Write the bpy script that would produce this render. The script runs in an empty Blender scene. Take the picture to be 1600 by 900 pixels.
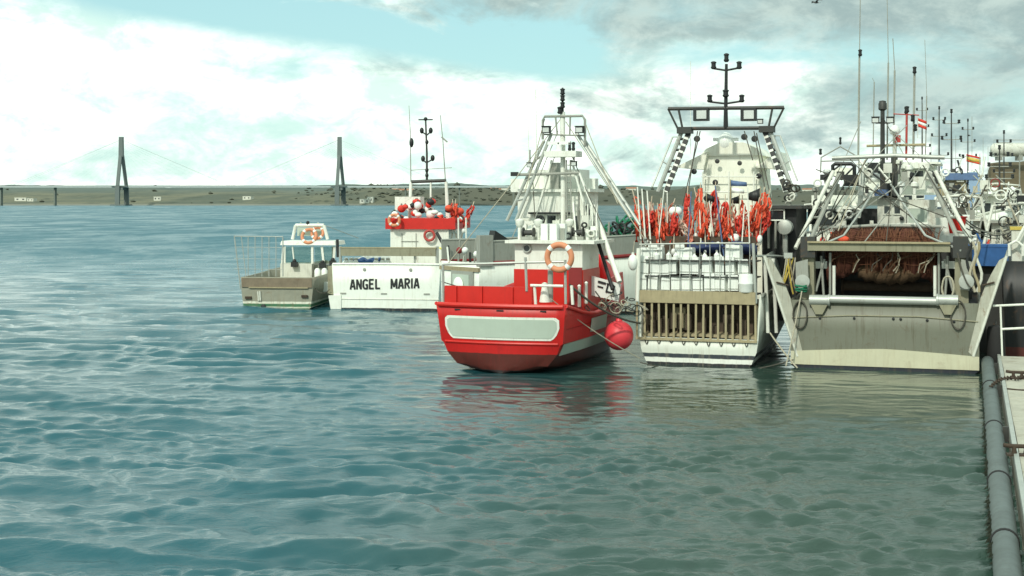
import bpy, math, random
import numpy as np
from mathutils import Vector, Matrix

random.seed(7)
SC = bpy.context.scene
COL = SC.collection
# ------------------------------------------------------------------ camera
F = 2200.0                      # focal length in photo pixels (1600 wide)
HY = 315.0                      # horizon row in the photo
CAMH = 6.0
cam_d = bpy.data.cameras.new('camera')
cam = bpy.data.objects.new('camera', cam_d)
COL.objects.link(cam)
cam.location = (0, 0, CAMH)
cam.rotation_euler = (math.radians(90), 0, 0)
cam_d.sensor_width = 36.0
cam_d.lens = F / 1600 * 36.0
cam_d.shift_y = -(450 - HY) / 1600
cam_d.clip_start = 0.5
cam_d.clip_end = 20000
SC.camera = cam
SC.view_settings.view_transform = 'Standard'
SC.view_settings.look = 'None'
SC.view_settings.exposure = 0.04
SC.view_settings.gamma = 1.0
# ------------------------------------------------------------------ sun and sky
SUN_ELEV, SUN_AZ = 40.0, 205.0        # azimuth clockwise from +Y (behind the camera, to the left)
sd = bpy.data.lights.new('sun', 'SUN')
sd.energy = 2.6
sd.angle = math.radians(2.5)
sd.color = (1.0, 0.985, 0.86)
sun = bpy.data.objects.new('sun', sd)
COL.objects.link(sun)
_e, _a = math.radians(SUN_ELEV), math.radians(SUN_AZ)
_dir = Vector((math.sin(_a) * math.cos(_e), math.cos(_a) * math.cos(_e), math.sin(_e)))
sun.rotation_euler = _dir.to_track_quat('Z', 'Y').to_euler()


class NT:
    """small helper to write node graphs"""
    def __init__(self, tree):
        self.t = tree
        self.n = tree.nodes
        self.l = tree.links

    def new(self, typ, **kw):
        nd = self.n.new(typ)
        for k, v in kw.items():
            setattr(nd, k, v)
        return nd

    def put(self, sock, v):
        if isinstance(v, bpy.types.NodeSocket):
            self.l.new(v, sock)
        elif isinstance(v, (tuple, list)) and len(v) == 3 and sock.type == 'RGBA':
            sock.default_value = (*v, 1)
        else:
            sock.default_value = v

    def math(self, op, a, b=0.0, c=0.0, clamp=False):
        nd = self.new('ShaderNodeMath', operation=op, use_clamp=clamp)
        self.put(nd.inputs[0], a); self.put(nd.inputs[1], b); self.put(nd.inputs[2], c)
        return nd.outputs[0]

    def mix(self, f, a, b, blend='MIX'):
        nd = self.new('ShaderNodeMix', data_type='RGBA', blend_type=blend)
        self.put(nd.inputs[0], f); self.put(nd.inputs[6], a); self.put(nd.inputs[7], b)
        return nd.outputs[2]

    def step(self, v, lo, hi):
        nd = self.new('ShaderNodeMapRange', interpolation_type='SMOOTHSTEP')
        self.put(nd.inputs[0], v); self.put(nd.inputs[1], lo); self.put(nd.inputs[2], hi)
        return nd.outputs[0]

    def noise(self, vec, scale, detail=4, rough=0.55, dist=0.0):
        nd = self.new('ShaderNodeTexNoise')
        self.put(nd.inputs['Vector'], vec); self.put(nd.inputs['Scale'], scale)
        self.put(nd.inputs['Detail'], detail); self.put(nd.inputs['Roughness'], rough)
        self.put(nd.inputs['Distortion'], dist)
        return nd.outputs[0]

    def comb(self, x, y, z):
        nd = self.new('ShaderNodeCombineXYZ')
        self.put(nd.inputs[0], x); self.put(nd.inputs[1], y); self.put(nd.inputs[2], z)
        return nd.outputs[0]

    def sep(self, v):
        nd = self.new('ShaderNodeSeparateXYZ')
        self.put(nd.inputs[0], v)
        return nd.outputs


world = bpy.data.worlds.new('World')
SC.world = world
world.use_nodes = True
W = NT(world.node_tree)
W.n.clear()
out = W.new('ShaderNodeOutputWorld')
bg = W.new('ShaderNodeBackground')
W.l.new(bg.outputs[0], out.inputs[0])
sky = W.new('ShaderNodeTexSky', sky_type='NISHITA')
sky.sun_disc = False
sky.sun_elevation = math.radians(SUN_ELEV)
sky.sun_rotation = math.radians(SUN_AZ)
sky.dust_density = 0.6
tc = W.new('ShaderNodeTexCoord')
sx, sy, sz = W.sep(tc.outputs['Generated'])[:3]
az = W.math('ARCTAN2', sx, sy)
el = W.math('ARCSINE', sz)
# clouds are laid in layers, long in azimuth and thin in elevation, as one sees them near the horizon
cv = W.comb(W.math('MULTIPLY', az, 5.0), W.math('MULTIPLY', el, 13.0), 3.7)
n1 = W.noise(cv, 1.35, 7, 0.6, 0.5)
n2 = W.noise(W.comb(W.math('MULTIPLY', az, 6.0), W.math('MULTIPLY', el, 15.0), 9.1), 1.6, 6, 0.62, 0.4)
n3 = W.noise(W.comb(W.math('MULTIPLY', az, 16.0), W.math('MULTIPLY', el, 30.0), 1.1), 1.5, 6, 0.65, 0.3)
# a long rift of clear air that dips to the right, thinning out past the middle of the view
rift_y = W.math('SUBTRACT', 0.142, W.math('MULTIPLY', W.math('ADD', az, 0.27), 0.125))
rd = W.math('DIVIDE', W.math('SUBTRACT', el, W.math('SUBTRACT', rift_y, W.math('MULTIPLY', W.math('SUBTRACT', n1, 0.5), 0.06))), 0.017)
rift = W.math('POWER', 2.718, W.math('MULTIPLY', W.math('MULTIPLY', rd, rd), -1.0))
rift = W.math('MULTIPLY', rift, W.math('MULTIPLY', W.step(az, -0.40, -0.26), W.math('SUBTRACT', 1.0, W.step(az, 0.02, 0.10))))
# smaller gaps lower down
pa = W.math('DIVIDE', W.math('ADD', az, 0.155), 0.045)
pe = W.math('DIVIDE', W.math('SUBTRACT', W.math('ADD', el, W.math('MULTIPLY', W.math('SUBTRACT', n2, 0.5), 0.03)), 0.089), 0.010)
gap = W.math('POWER', 2.718, W.math('MULTIPLY', W.math('ADD', W.math('MULTIPLY', pa, pa), W.math('MULTIPLY', pe, pe)), -1.0))
pa2 = W.math('DIVIDE', W.math('SUBTRACT', az, 0.15), 0.09)
pe2 = W.math('DIVIDE', W.math('SUBTRACT', W.math('ADD', el, W.math('MULTIPLY', W.math('SUBTRACT', n2, 0.5), 0.05)), 0.098), 0.014)
gap2 = W.math('POWER', 2.718, W.math('MULTIPLY', W.math('ADD', W.math('MULTIPLY', pa2, pa2), W.math('MULTIPLY', pe2, pe2)), -1.0))
rift = W.math('ADD', rift, W.math('ADD', W.math('MULTIPLY', gap, 0.62), W.math('MULTIPLY', gap2, 0.6)))
cover = W.math('SUBTRACT', W.math('ADD', n1, 0.10), W.math('MULTIPLY', rift, 0.48))
cover = W.math('SUBTRACT', cover, W.math('MULTIPLY', W.step(el, 0.15, 0.6), 0.08))      # more open overhead
cloud = W.step(cover, 0.26, 0.64)
# heavier grey cloud sits to the right and higher
gv = W.math('ADD', W.math('MULTIPLY', az, 1.0), W.math('MULTIPLY', W.math('MINIMUM', el, 0.16), 3.2))
gv = W.math('ADD', gv, W.math('MULTIPLY', W.math('SUBTRACT', n2, 0.5), 1.1))
grey = W.math('MULTIPLY', W.math('MULTIPLY', W.step(gv, 0.20, 0.48), W.math('SUBTRACT', 1.0, W.math('MULTIPLY', W.step(el, 0.17, 0.40), 0.75))), W.math('SUBTRACT', 1.0, W.math('MULTIPLY', W.math('MINIMUM', gap2, 1.0), 0.7)))
tint = (0.86, 1.0, 0.93)
clear = W.mix(1.0, W.mix(1.0, sky.outputs[0], (0.085, 0.085, 0.085), 'MULTIPLY'), (0.95, 1.16, 0.95), 'MULTIPLY')
clear = W.mix(0.6, clear, (0.56, 0.94, 0.99))
white = W.mix(W.step(n3, 0.34, 0.68), (0.78, 1.03, 0.92), (1.48, 1.55, 1.40))
greyc = W.mix(W.step(n3, 0.35, 0.65), (0.37, 0.50, 0.49), (0.57, 0.71, 0.66))
ccol = W.mix(grey, white, greyc)
colr = W.mix(cloud, clear, ccol)
# below the horizon: the dim sea the sky would meet
W.put(bg.inputs['Color'], colr)
bg.inputs['Strength'].default_value = 1.0

# ------------------------------------------------------------------ materials
MATS = {}


def mat(name, col, rough=0.6, metal=0.0, var=0.18, scale=2.5, rust=0.0, rustcol=(0.16, 0.075, 0.03), streak=0.0,
        streakcol=(0.10, 0.085, 0.06), bump=0.0, bands=None, spec=0.4, fine=0.0):
    """painted / weathered surface: low frequency tone change, vertical runs, rust patches, optional painted bands in z"""
    m = bpy.data.materials.new(name)
    m.use_nodes = True
    t = NT(m.node_tree)
    b = m.node_tree.nodes['Principled BSDF']
    tcn = t.new('ShaderNodeTexCoord')
    ob = tcn.outputs['Object']
    c = col
    if bands:
        z = t.math('ADD', t.sep(ob)[2], t.math('MULTIPLY', t.math('SUBTRACT', t.noise(ob, 3.0, 3), 0.5), 0.05))
        c = (*bands[0][1],)
        cur = c
        for zz, cc in bands[1:]:
            f = t.step(z, zz - 0.012, zz + 0.012)
            cur = t.mix(f, cur, cc)
        c = cur
    n = t.noise(ob, scale, 5, 0.6)
    v = t.math('ADD', t.math('MULTIPLY', t.math('SUBTRACT', n, 0.5), 2.2 * var), 1.0)
    if fine:
        nf = t.noise(ob, scale * 9, 4, 0.7)
        v = t.math('ADD', v, t.math('MULTIPLY', t.math('SUBTRACT', nf, 0.5), 2.0 * fine))
    c = t.mix(1.0, c, t.comb(v, v, v), 'MULTIPLY')
    if streak:
        mp = t.new('ShaderNodeMapping')
        t.put(mp.inputs[0], ob)
        mp.inputs[3].default_value = (5, 5, 0.45)
        ns = t.noise(mp.outputs[0], 1.6, 5, 0.65)
        c = t.mix(t.math('MULTIPLY', t.step(ns, 0.5, 0.72), streak * 0.7), c, streakcol)
        mp2 = t.new('ShaderNodeMapping')
        t.put(mp2.inputs[0], ob)
        mp2.inputs[3].default_value = (17, 17, 0.7)
        ns2 = t.noise(mp2.outputs[0], 1.3, 3, 0.6)
        c = t.mix(t.math('MULTIPLY', t.step(ns2, 0.60, 0.70), streak * 0.8), c, streakcol)
    if rust:
        nr = t.noise(ob, 1.7, 7, 0.72, 0.6)
        c = t.mix(t.math('MULTIPLY', t.step(nr, 0.56, 0.68), rust), c, rustcol)
    t.put(b.inputs['Base Color'], c)
    t.put(b.inputs['Roughness'], rough)
    b.inputs['Metallic'].default_value = metal
    b.inputs['Specular IOR Level'].default_value = spec
    if bump:
        bn = t.new('ShaderNodeBump')
        bn.inputs['Strength'].default_value = bump
        bn.inputs['Distance'].default_value = 0.03
        t.put(bn.inputs['Height'], t.noise(ob, scale * 6, 5, 0.65))
        t.l.new(bn.outputs[0], b.inputs['Normal'])
    MATS[name] = m
    return m


mat('white_paint', (0.76, 0.78, 0.70), 0.42, streak=0.38, streakcol=(0.36, 0.31, 0.22), rust=0.32, var=0.10)
mat('old_white', (0.62, 0.63, 0.55), 0.55, streak=0.5, streakcol=(0.30, 0.25, 0.17), rust=0.4, var=0.18)
mat('cream_paint', (0.80, 0.81, 0.69), 0.5, streak=0.3, streakcol=(0.4, 0.33, 0.2), var=0.10)
mat('red_paint', (0.55, 0.018, 0.011), 0.42, var=0.16, streak=0.22, streakcol=(0.30, 0.02, 0.018), fine=0.06)
mat('dark_red', (0.22, 0.02, 0.02), 0.6, var=0.2)
mat('orange_cloth', (0.66, 0.085, 0.038), 0.8, var=0.5, scale=9)
mat('red_cloth', (0.60, 0.05, 0.032), 0.8, var=0.5, scale=9)
mat('orange_ring', (0.62, 0.25, 0.13), 0.6, var=0.2)
mat('red_ring', (0.42, 0.06, 0.05), 0.6, var=0.2)
mat('pink_fender', (0.72, 0.055, 0.07), 0.45, var=0.14, scale=4, streak=0.2, streakcol=(0.5, 0.06, 0.06))
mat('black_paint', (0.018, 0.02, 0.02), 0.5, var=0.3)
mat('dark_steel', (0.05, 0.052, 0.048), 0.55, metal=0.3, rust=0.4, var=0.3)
mat('grey_paint', (0.30, 0.31, 0.27), 0.55, streak=0.4, rust=0.25, var=0.14)
mat('galvanised', (0.42, 0.44, 0.40), 0.45, metal=0.35, rust=0.35, var=0.2)
mat('olive_steel', (0.26, 0.25, 0.17), 0.6, streak=0.6, streakcol=(0.12, 0.10, 0.06), rust=0.5, var=0.2)
mat('old_wood', (0.31, 0.26, 0.16), 0.8, var=0.3, streak=0.4, scale=4, bump=0.3)
mat('slat_wood', (0.35, 0.30, 0.18), 0.75, var=0.25, streak=0.4, scale=4)
mat('dark_wood', (0.075, 0.055, 0.038), 0.85, var=0.5, scale=4, rust=0.6, rustcol=(0.14, 0.07, 0.03))
mat('navy_tarp', (0.015, 0.028, 0.085), 0.7, var=0.4, scale=5)
mat('net_twine', (0.16, 0.065, 0.034), 0.95, var=0.4, scale=5)
mat('net_brown', (0.105, 0.036, 0.022), 0.95, var=0.5, scale=3, bump=1.0, fine=0.5)
mat('net_tan', (0.115, 0.072, 0.040), 0.95, var=0.5, scale=3, bump=1.0, fine=0.5)
mat('net_green', (0.02, 0.17, 0.09), 0.9, var=0.5, scale=6, bump=0.8, fine=0.4)
mat('rope_pale', (0.40, 0.37, 0.28), 0.9, var=0.3, scale=10)
mat('rope_dark', (0.08, 0.075, 0.06), 0.9, var=0.3, scale=10)
mat('blue_tarp', (0.03, 0.11, 0.30), 0.6, var=0.3, scale=5)
mat('blue_paint', (0.09, 0.15, 0.28), 0.5, var=0.2, streak=0.2)
mat('pale_blue', (0.25, 0.36, 0.50), 0.5, var=0.15)
mat('yellow_paint', (0.55, 0.42, 0.08), 0.6, var=0.2)
mat('yellow_cloth', (0.72, 0.66, 0.10), 0.7, var=0.2)
mat('green_paint', (0.03, 0.16, 0.09), 0.6, var=0.3)
mat('white_plastic', (0.78, 0.81, 0.76), 0.4, var=0.10, scale=6, streak=0.2, streakcol=(0.5, 0.5, 0.42))
mat('pale_panel', (0.44, 0.51, 0.43), 0.5, var=0.07, streak=0.2, streakcol=(0.4, 0.42, 0.34))
mat('rubber', (0.02, 0.02, 0.02), 0.8, var=0.3)
mat('pipe_grey', (0.105, 0.13, 0.125), 0.6, var=0.4, scale=2.6, rust=0.35, rustcol=(0.05, 0.055, 0.045), streak=0.6, streakcol=(0.07, 0.08, 0.07), fine=0.12)
mat('concrete', (0.40, 0.385, 0.315), 0.85, var=0.35, scale=1.3, fine=0.22, bump=0.4, rust=0.6, rustcol=(0.22, 0.17, 0.10))
mat('rusty_iron', (0.055, 0.038, 0.026), 0.85, var=0.5, scale=8, bump=0.4)
mat('tar_dirt', (0.10, 0.09, 0.07), 0.9, var=0.4)
mat('bridge_concrete', (0.145, 0.17, 0.16), 0.8, var=0.08, scale=0.05)
mat('pier_grey', (0.17, 0.185, 0.155), 0.8)
mat('cable_grey', (0.45, 0.5, 0.48), 0.6)
mat('roof_tile', (0.30, 0.15, 0.09), 0.8)
mat('lens_glass', (0.55, 0.58, 0.55), 0.15, spec=0.8)
mat('bird_white', (0.6, 0.6, 0.58), 0.8)
mat('bird_grey', (0.12, 0.12, 0.12), 0.8)
mat('skin_dark', (0.05, 0.045, 0.04), 0.8)

g = bpy.data.materials.new('window_glass')
g.use_nodes = True
gb = g.node_tree.nodes['Principled BSDF']
gb.inputs['Base Color'].default_value = (0.02, 0.028, 0.03, 1)
gb.inputs['Roughness'].default_value = 0.06
gb.inputs['Specular IOR Level'].default_value = 0.6
MATS['window_glass'] = g
g = bpy.data.materials.new('clear_glass')
g.use_nodes = True
t = NT(g.node_tree)
gl = t.new('ShaderNodeBsdfGlossy'); gl.inputs['Roughness'].default_value = 0.03
tr = t.new('ShaderNodeBsdfTransparent'); tr.inputs[0].default_value = (0.74, 0.82, 0.78, 1)
fr = t.new('ShaderNodeFresnel'); fr.inputs[0].default_value = 1.45
ms = t.new('ShaderNodeMixShader')
t.l.new(fr.outputs[0], ms.inputs[0]); t.l.new(tr.outputs[0], ms.inputs[1]); t.l.new(gl.outputs[0], ms.inputs[2])
t.l.new(ms.outputs[0], g.node_tree.nodes['Material Output'].inputs[0])
MATS['clear_glass'] = g


# ------------------------------------------------------------------ mesh helpers
class MB:
    def __init__(self):
        self.v = []
        self.f = []

    def add(self, vs, fs):
        o = len(self.v)
        self.v += [tuple(p) for p in vs]
        self.f += [tuple(i + o for i in q) for q in fs]
        return self

    def box(self, c, s, rot=None, taper=1.0):
        x, y, z = s[0] / 2, s[1] / 2, s[2] / 2
        p = [Vector((a * x * (taper if k > 0 else 1), b * y * (taper if k > 0 else 1), k * z))
             for k in (-1, 1) for a, b in ((-1, -1), (1, -1), (1, 1), (-1, 1))]
        if rot is not None:
            p = [rot @ q for q in p]
        c = Vector(c)
        return self.add([q + c for q in p],
                        [(3, 2, 1, 0), (4, 5, 6, 7), (0, 1, 5, 4), (1, 2, 6, 5), (2, 3, 7, 6), (3, 0, 4, 7)])

    def bar(self, a, b, w, h, up=(0, 0, 1)):
        a, b = Vector(a), Vector(b)
        d = (b - a).normalized()
        u = Vector(up)
        if abs(d.dot(u)) > 0.95:
            u = Vector((0, 1, 0))
        s = d.cross(u).normalized()
        u = s.cross(d).normalized()
        q = []
        for p in (a, b):
            q += [p - s * w / 2 - u * h / 2, p + s * w / 2 - u * h / 2, p + s * w / 2 + u * h / 2, p - s * w / 2 + u * h / 2]
        return self.add(q, [(0, 1, 2, 3), (7, 6, 5, 4), (0, 4, 5, 1), (1, 5, 6, 2), (2, 6, 7, 3), (3, 7, 4, 0)])

    def path(self, pts, r, n=8, r1=None):
        pts = [Vector(p) for p in pts]
        m = len(pts)
        vs = []
        prev = None
        for i, p in enumerate(pts):
            d = (pts[min(i + 1, m - 1)] - pts[max(i - 1, 0)]).normalized()
            u = prev if prev is not None else (Vector((0, 0, 1)) if abs(d.z) < 0.9 else Vector((0, 1, 0)))
            s = d.cross(u).normalized()
            u = s.cross(d).normalized()
            prev = u
            rr = r if r1 is None else r + (r1 - r) * i / (m - 1)
            vs += [p + (s * math.cos(k * 2 * math.pi / n) + u * math.sin(k * 2 * math.pi / n)) * rr for k in range(n)]
        fs = [(i * n + k, i * n + (k + 1) % n, (i + 1) * n + (k + 1) % n, (i + 1) * n + k) for i in range(m - 1) for k in range(n)]
        fs += [tuple(reversed(range(n))), tuple((m - 1) * n + k for k in range(n))]
        return self.add(vs, fs)

    def tube(self, a, b, r, n=8, r1=None):
        return self.path([a, b], r, n, r1)

    def lathe(self, prof, c=(0, 0, 0), axis=(0, 0, 1), n=16):
        """prof: (radius, height) pairs along axis"""
        ax = Vector(axis).normalized()
        u = Vector((1, 0, 0)) if abs(ax.x) < 0.9 else Vector((0, 1, 0))
        s = ax.cross(u).normalized()
        u = s.cross(ax).normalized()
        c = Vector(c)
        vs = []
        for r, h in prof:
            vs += [c + ax * h + (u * math.cos(2 * math.pi * k / n) + s * math.sin(2 * math.pi * k / n)) * max(r, 1e-4) for k in range(n)]
        m = len(prof)
        fs = [(i * n + k, i * n + (k + 1) % n, (i + 1) * n + (k + 1) % n, (i + 1) * n + k) for i in range(m - 1) for k in range(n)]
        fs += [tuple(reversed(range(n))), tuple((m - 1) * n + k for k in range(n))]
        return self.add(vs, fs)

    def ball(self, c, r, n=12, m=8, sc=(1, 1, 1)):
        prof = [(math.sin(math.pi * i / m), -math.cos(math.pi * i / m)) for i in range(m + 1)]
        k = MB().lathe(prof, n=n)
        return self.add([(c[0] + p[0] * r * sc[0], c[1] + p[1] * r * sc[1], c[2] + p[2] * r * sc[2]) for p in k.v], k.f)

    def torus(self, c, R, r, axis=(0, 1, 0), n=24, k=8, a0=0, a1=2 * math.pi):
        ax = Vector(axis).normalized()
        u = Vector((1, 0, 0)) if abs(ax.x) < 0.9 else Vector((0, 0, 1))
        s = ax.cross(u).normalized()
        u = s.cross(ax).normalized()
        c = Vector(c)
        full = abs(a1 - a0 - 2 * math.pi) < 1e-6
        vs = []
        cnt = n if full else n + 1
        for i in range(cnt):
            a = a0 + (a1 - a0) * i / n
            d = u * math.cos(a) + s * math.sin(a)
            vs += [c + d * (R + r * math.cos(2 * math.pi * j / k)) + ax * r * math.sin(2 * math.pi * j / k) for j in range(k)]
        fs = []
        for i in range(n):
            i2 = (i + 1) % cnt
            fs += [(i * k + j, i2 * k + j, i2 * k + (j + 1) % k, i * k + (j + 1) % k) for j in range(k)]
        return self.add(vs, fs)

    def prism(self, poly, ext):
        """closed polygon (3-D points) pushed along ext"""
        n = len(poly)
        e = Vector(ext)
        p = [Vector(q) for q in poly]
        return self.add(p + [q + e for q in p],
                        [tuple(reversed(range(n))), tuple(range(n, 2 * n))] + [(i, (i + 1) % n, n + (i + 1) % n, n + i) for i in range(n)])

    def grid(self, rows):
        m, n = len(rows), len(rows[0])
        return self.add([p for r in rows for p in r],
                        [(i * n + j, i * n + j + 1, (i + 1) * n + j + 1, (i + 1) * n + j) for i in range(m - 1) for j in range(n - 1)])

    def build(self, name, m, parent=None, smooth=True, thick=0.0, label=None):
        me = bpy.data.meshes.new(name)
        me.from_pydata(self.v, [], self.f)
        me.materials.append(MATS[m] if isinstance(m, str) else m)
        if smooth:
            me.polygons.foreach_set('use_smooth', [True] * len(me.polygons))
            me.update()
            me.set_sharp_from_angle(angle=math.radians(38))
        me.update()
        o = bpy.data.objects.new(name, me)
        COL.objects.link(o)
        if parent is not None:
            o.parent = parent
        if thick:
            md = o.modifiers.new('thickness', 'SOLIDIFY')
            md.thickness = thick
            md.offset = 0
        if label:
            o['label'] = label
        return o


def tag(o, label, cat, group=None):
    o['label'] = label
    o['category'] = cat
    if group:
        o['group'] = group
    return o


def empty(name, loc=(0, 0, 0), rz=0.0, label=None, cat=None, group=None):
    o = bpy.data.objects.new(name, None)
    o.empty_display_size = 0.3
    COL.objects.link(o)
    o.location = loc
    o.rotation_euler = (0, 0, rz)
    if label:
        tag(o, label, cat, group)
    return o


def dup(root, loc, rz=None, label=None, scale=None, rot=None):
    """copy of a thing with copies of its parts and their sub-parts"""
    r = root.copy()
    COL.objects.link(r)
    r.location = loc
    if rz is not None:
        r.rotation_euler = (0, 0, rz)
    if rot is not None:
        r.rotation_euler = rot
    if scale:
        r.scale = scale
    if label:
        r['label'] = label
    for ch in list(root.children):
        c = ch.copy()
        COL.objects.link(c)
        c.parent = r
        for gch in list(ch.children):
            d = gch.copy()
            COL.objects.link(d)
            d.parent = c
    return r


def structure(mb, name, m, smooth=True):
    o = mb.build(name, m, smooth=smooth)
    o['kind'] = 'structure'
    return o


def sag(a, b, drop, n=12):
    a, b = Vector(a), Vector(b)
    return [a.lerp(b, i / n) - Vector((0, 0, drop * 4 * (i / n) * (1 - i / n))) for i in range(n + 1)]


def at(px, py, Y):
    """point at depth Y that is seen at photo pixel (px, py)"""
    return Vector(((px - 800) / F * Y, Y, CAMH - (py - HY) / F * Y))


class Boat:
    """a boat's frame: x to starboard, y towards the bow, z up, origin at the transom on the waterline"""
    def __init__(self, name, label, px, Y, deg, cat='fishing boat', group=None):
        self.th = math.radians(deg)
        self.O = Vector(((px - 800) / F * Y, Y, 0))
        self.root = empty(name, self.O, -self.th, label, cat, group)
        self.c, self.s = math.cos(self.th), math.sin(self.th)

    def P(self, px, py, ly=0.0):
        """local point on the cross-section plane y = ly that the photo shows at (px, py)"""
        u = (px - 800) / F
        c, s = self.c, self.s
        lx = (u * (self.O.y + ly * c) - self.O.x - ly * s) / (c + u * s)
        Y = self.O.y - lx * s + ly * c
        return Vector((lx, ly, CAMH - (py - HY) / F * Y))

    def W(self, p):
        return Vector((self.O.x + p[0] * self.c + p[1] * self.s, self.O.y - p[0] * self.s + p[1] * self.c, p[2]))

    def part(self, mb, name, m, parent=None, **k):
        return mb.build(name, m, parent or self.root, **k)

    def tube(self, name, m, pts, r, n=6, parent=None, r1=None, smooth=True):
        return MB().path([self.P(*p) for p in pts], r, n, r1).build(name, m, parent or self.root, smooth=smooth)

    def thing(self, name, p, label, cat, group=None, rz=0.0):
        return empty(name, self.W(p), -self.th + rz, label, cat, group)


def hull(B, stations, m, name='hull', bulge=0.0, thick=0.10, deck=None, deckm='old_wood', n=10, deck_y0=0.1):
    """stations: list of half sections, each a list of (x, y, z) from keel to sheer; the first one is the transom"""
    mb = MB()
    k = len(stations[0])
    rows = []
    for st in stations:
        full = [(-x, y, z) for x, y, z in reversed(st)] + [p for p in st[1:]]
        rows.append(full)
    mb.grid(rows)
    t = []
    for (x, y, z) in stations[0]:
        t.append([(x * (2 * j / n - 1), y - bulge * (1 - (2 * j / n - 1) ** 2), z) for j in range(n + 1)])
    mb.grid(t)
    o = B.part(mb, name, m)
    bm_weld(o)
    md = o.modifiers.new('thickness', 'SOLIDIFY')
    md.thickness = thick
    md.offset = 0
    if deck is not None:
        dm = MB()
        L = [(st[-1][0] - 0.03, max(st[-1][1], deck_y0), deck(i / (len(stations) - 1))) for i, st in enumerate(stations)]
        dm.grid([[(-x, y, z), (0, y, z + 0.05), (x, y, z)] for x, y, z in L])
        B.part(dm, 'deck', deckm)
    return o


def bm_weld(o, d=0.002):
    import bmesh
    bm = bmesh.new()
    bm.from_mesh(o.data)
    bmesh.ops.remove_doubles(bm, verts=bm.verts, dist=d)
    bmesh.ops.recalc_face_normals(bm, faces=bm.faces)
    bm.to_mesh(o.data)
    bm.free()
    o.data.polygons.foreach_set('use_smooth', [True] * len(o.data.polygons))
    o.data.set_sharp_from_angle(angle=math.radians(30))


def std_stations(L, b, sheer, bow, keel=-0.9, fl=0.93, n=14, wl=0.55, entry=0.5, stern=0.94, rake=1.3):
    """ordinary workboat lines: parallel body aft, fine flared bow, sheer rising forward"""
    out_ = []
    for i in range(n):
        t = i / (n - 1)
        w = b * (stern + (1 - stern) * min(1, t / 0.35))
        if t > entry:
            w *= max(0.0, 1 - ((t - entry) / (1 - entry)) ** 2.3)
        w = max(w, 0.03)
        zs = sheer + (bow - sheer) * t ** 2
        y = L * t
        ext = rake * t ** 4
        wf = w * (1 - 0.35 * t)
        out_.append([(0, y, keel), (wf * 0.62, y, keel * 0.75), (wf * fl, y + ext * 0.2, 0.12), (w * 0.985, y + ext * 0.6, wl * zs + 0.2),
                     (w, y + ext, zs)])
    return out_


def cabin(B, name, c, s, wallm='white_paint', roofm=None, over=0.12, roof_t=0.1, taper=1.0, parent=None):
    """house: walls, a roof that overhangs"""
    h = B.part(MB().box(c, s, taper=taper), name, wallm, parent)
    if roofm:
        B.part(MB().box((c[0], c[1], c[2] + s[2] / 2 + roof_t / 2 + 0.002), (s[0] * taper + 2 * over, s[1] * taper + 2 * over, roof_t)), 'roof', roofm, h)
    return h


def window(B, p, w, h, parent, glass='window_glass', frame='white_paint', side=False, d=0.05):
    """framed pane on an aft wall (facing -y) or, with side, on the starboard wall"""
    mb = MB()
    ft = 0.05
    for dx, dz, ww, hh in ((0, h / 2 + ft / 2, w + 2 * ft, ft), (0, -h / 2 - ft / 2, w + 2 * ft, ft), (-w / 2 - ft / 2, 0, ft, h), (w / 2 + ft / 2, 0, ft, h)):
        if side:
            mb.box((p[0], p[1] + dx, p[2] + dz), (d, ww, hh))
        else:
            mb.box((p[0] + dx, p[1], p[2] + dz), (ww, d, hh))
    MB().box(p, (0.02, w, h) if side else (w, 0.02, h)).build('pane', glass, parent)
    return mb.build('window_frame', frame, parent)


def lifebuoy(loc, rz, R, r, label, ringm='orange_ring', bandm='white_plastic', tilt=0.0, group=None):
    e = empty('lifebuoy', loc, rz, label, 'lifebuoy', group)
    e.rotation_euler = (tilt, 0, rz)
    MB().torus((0, 0, 0), R, r, n=32, k=10).build('ring', ringm, e)
    for k in range(4):
        a = math.pi / 4 + k * math.pi / 2
        MB().torus((0, 0, 0), R, r * 1.06, n=4, k=10, a0=a - 0.16, a1=a + 0.16).build('band', bandm, e)
    return e


def lamp_head(B, p, s, m='black_paint', parent=None, face=(0, -1, 0)):
    """floodlight: housing with hood and a glass face"""
    h = B.part(MB().box(p, (s, s * 0.7, s * 0.8)).box((p[0], p[1] - s * 0.1, p[2] + s * 0.45), (s * 1.12, s * 0.9, s * 0.1)), 'floodlight', m, parent)
    B.part(MB().box((p[0], p[1] - s * 0.36, p[2]), (s * 0.8, 0.02, s * 0.6)), 'lamp_glass', 'lens_glass', h if parent is None else None)
    return h


def mast_light(B, p, r, h, parent=None, m='black_paint'):
    """ship's navigation light: base, barrel, cap"""
    o = MB().lathe([(r * 0.6, 0), (r, h * 0.15), (r, h * 0.3), (r * 0.8, h * 0.32), (r * 0.8, h * 0.72), (r, h * 0.75), (r, h * 0.9), (r * 0.4, h)], p, n=10)
    return B.part(o, 'mast_light', m, parent)
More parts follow.
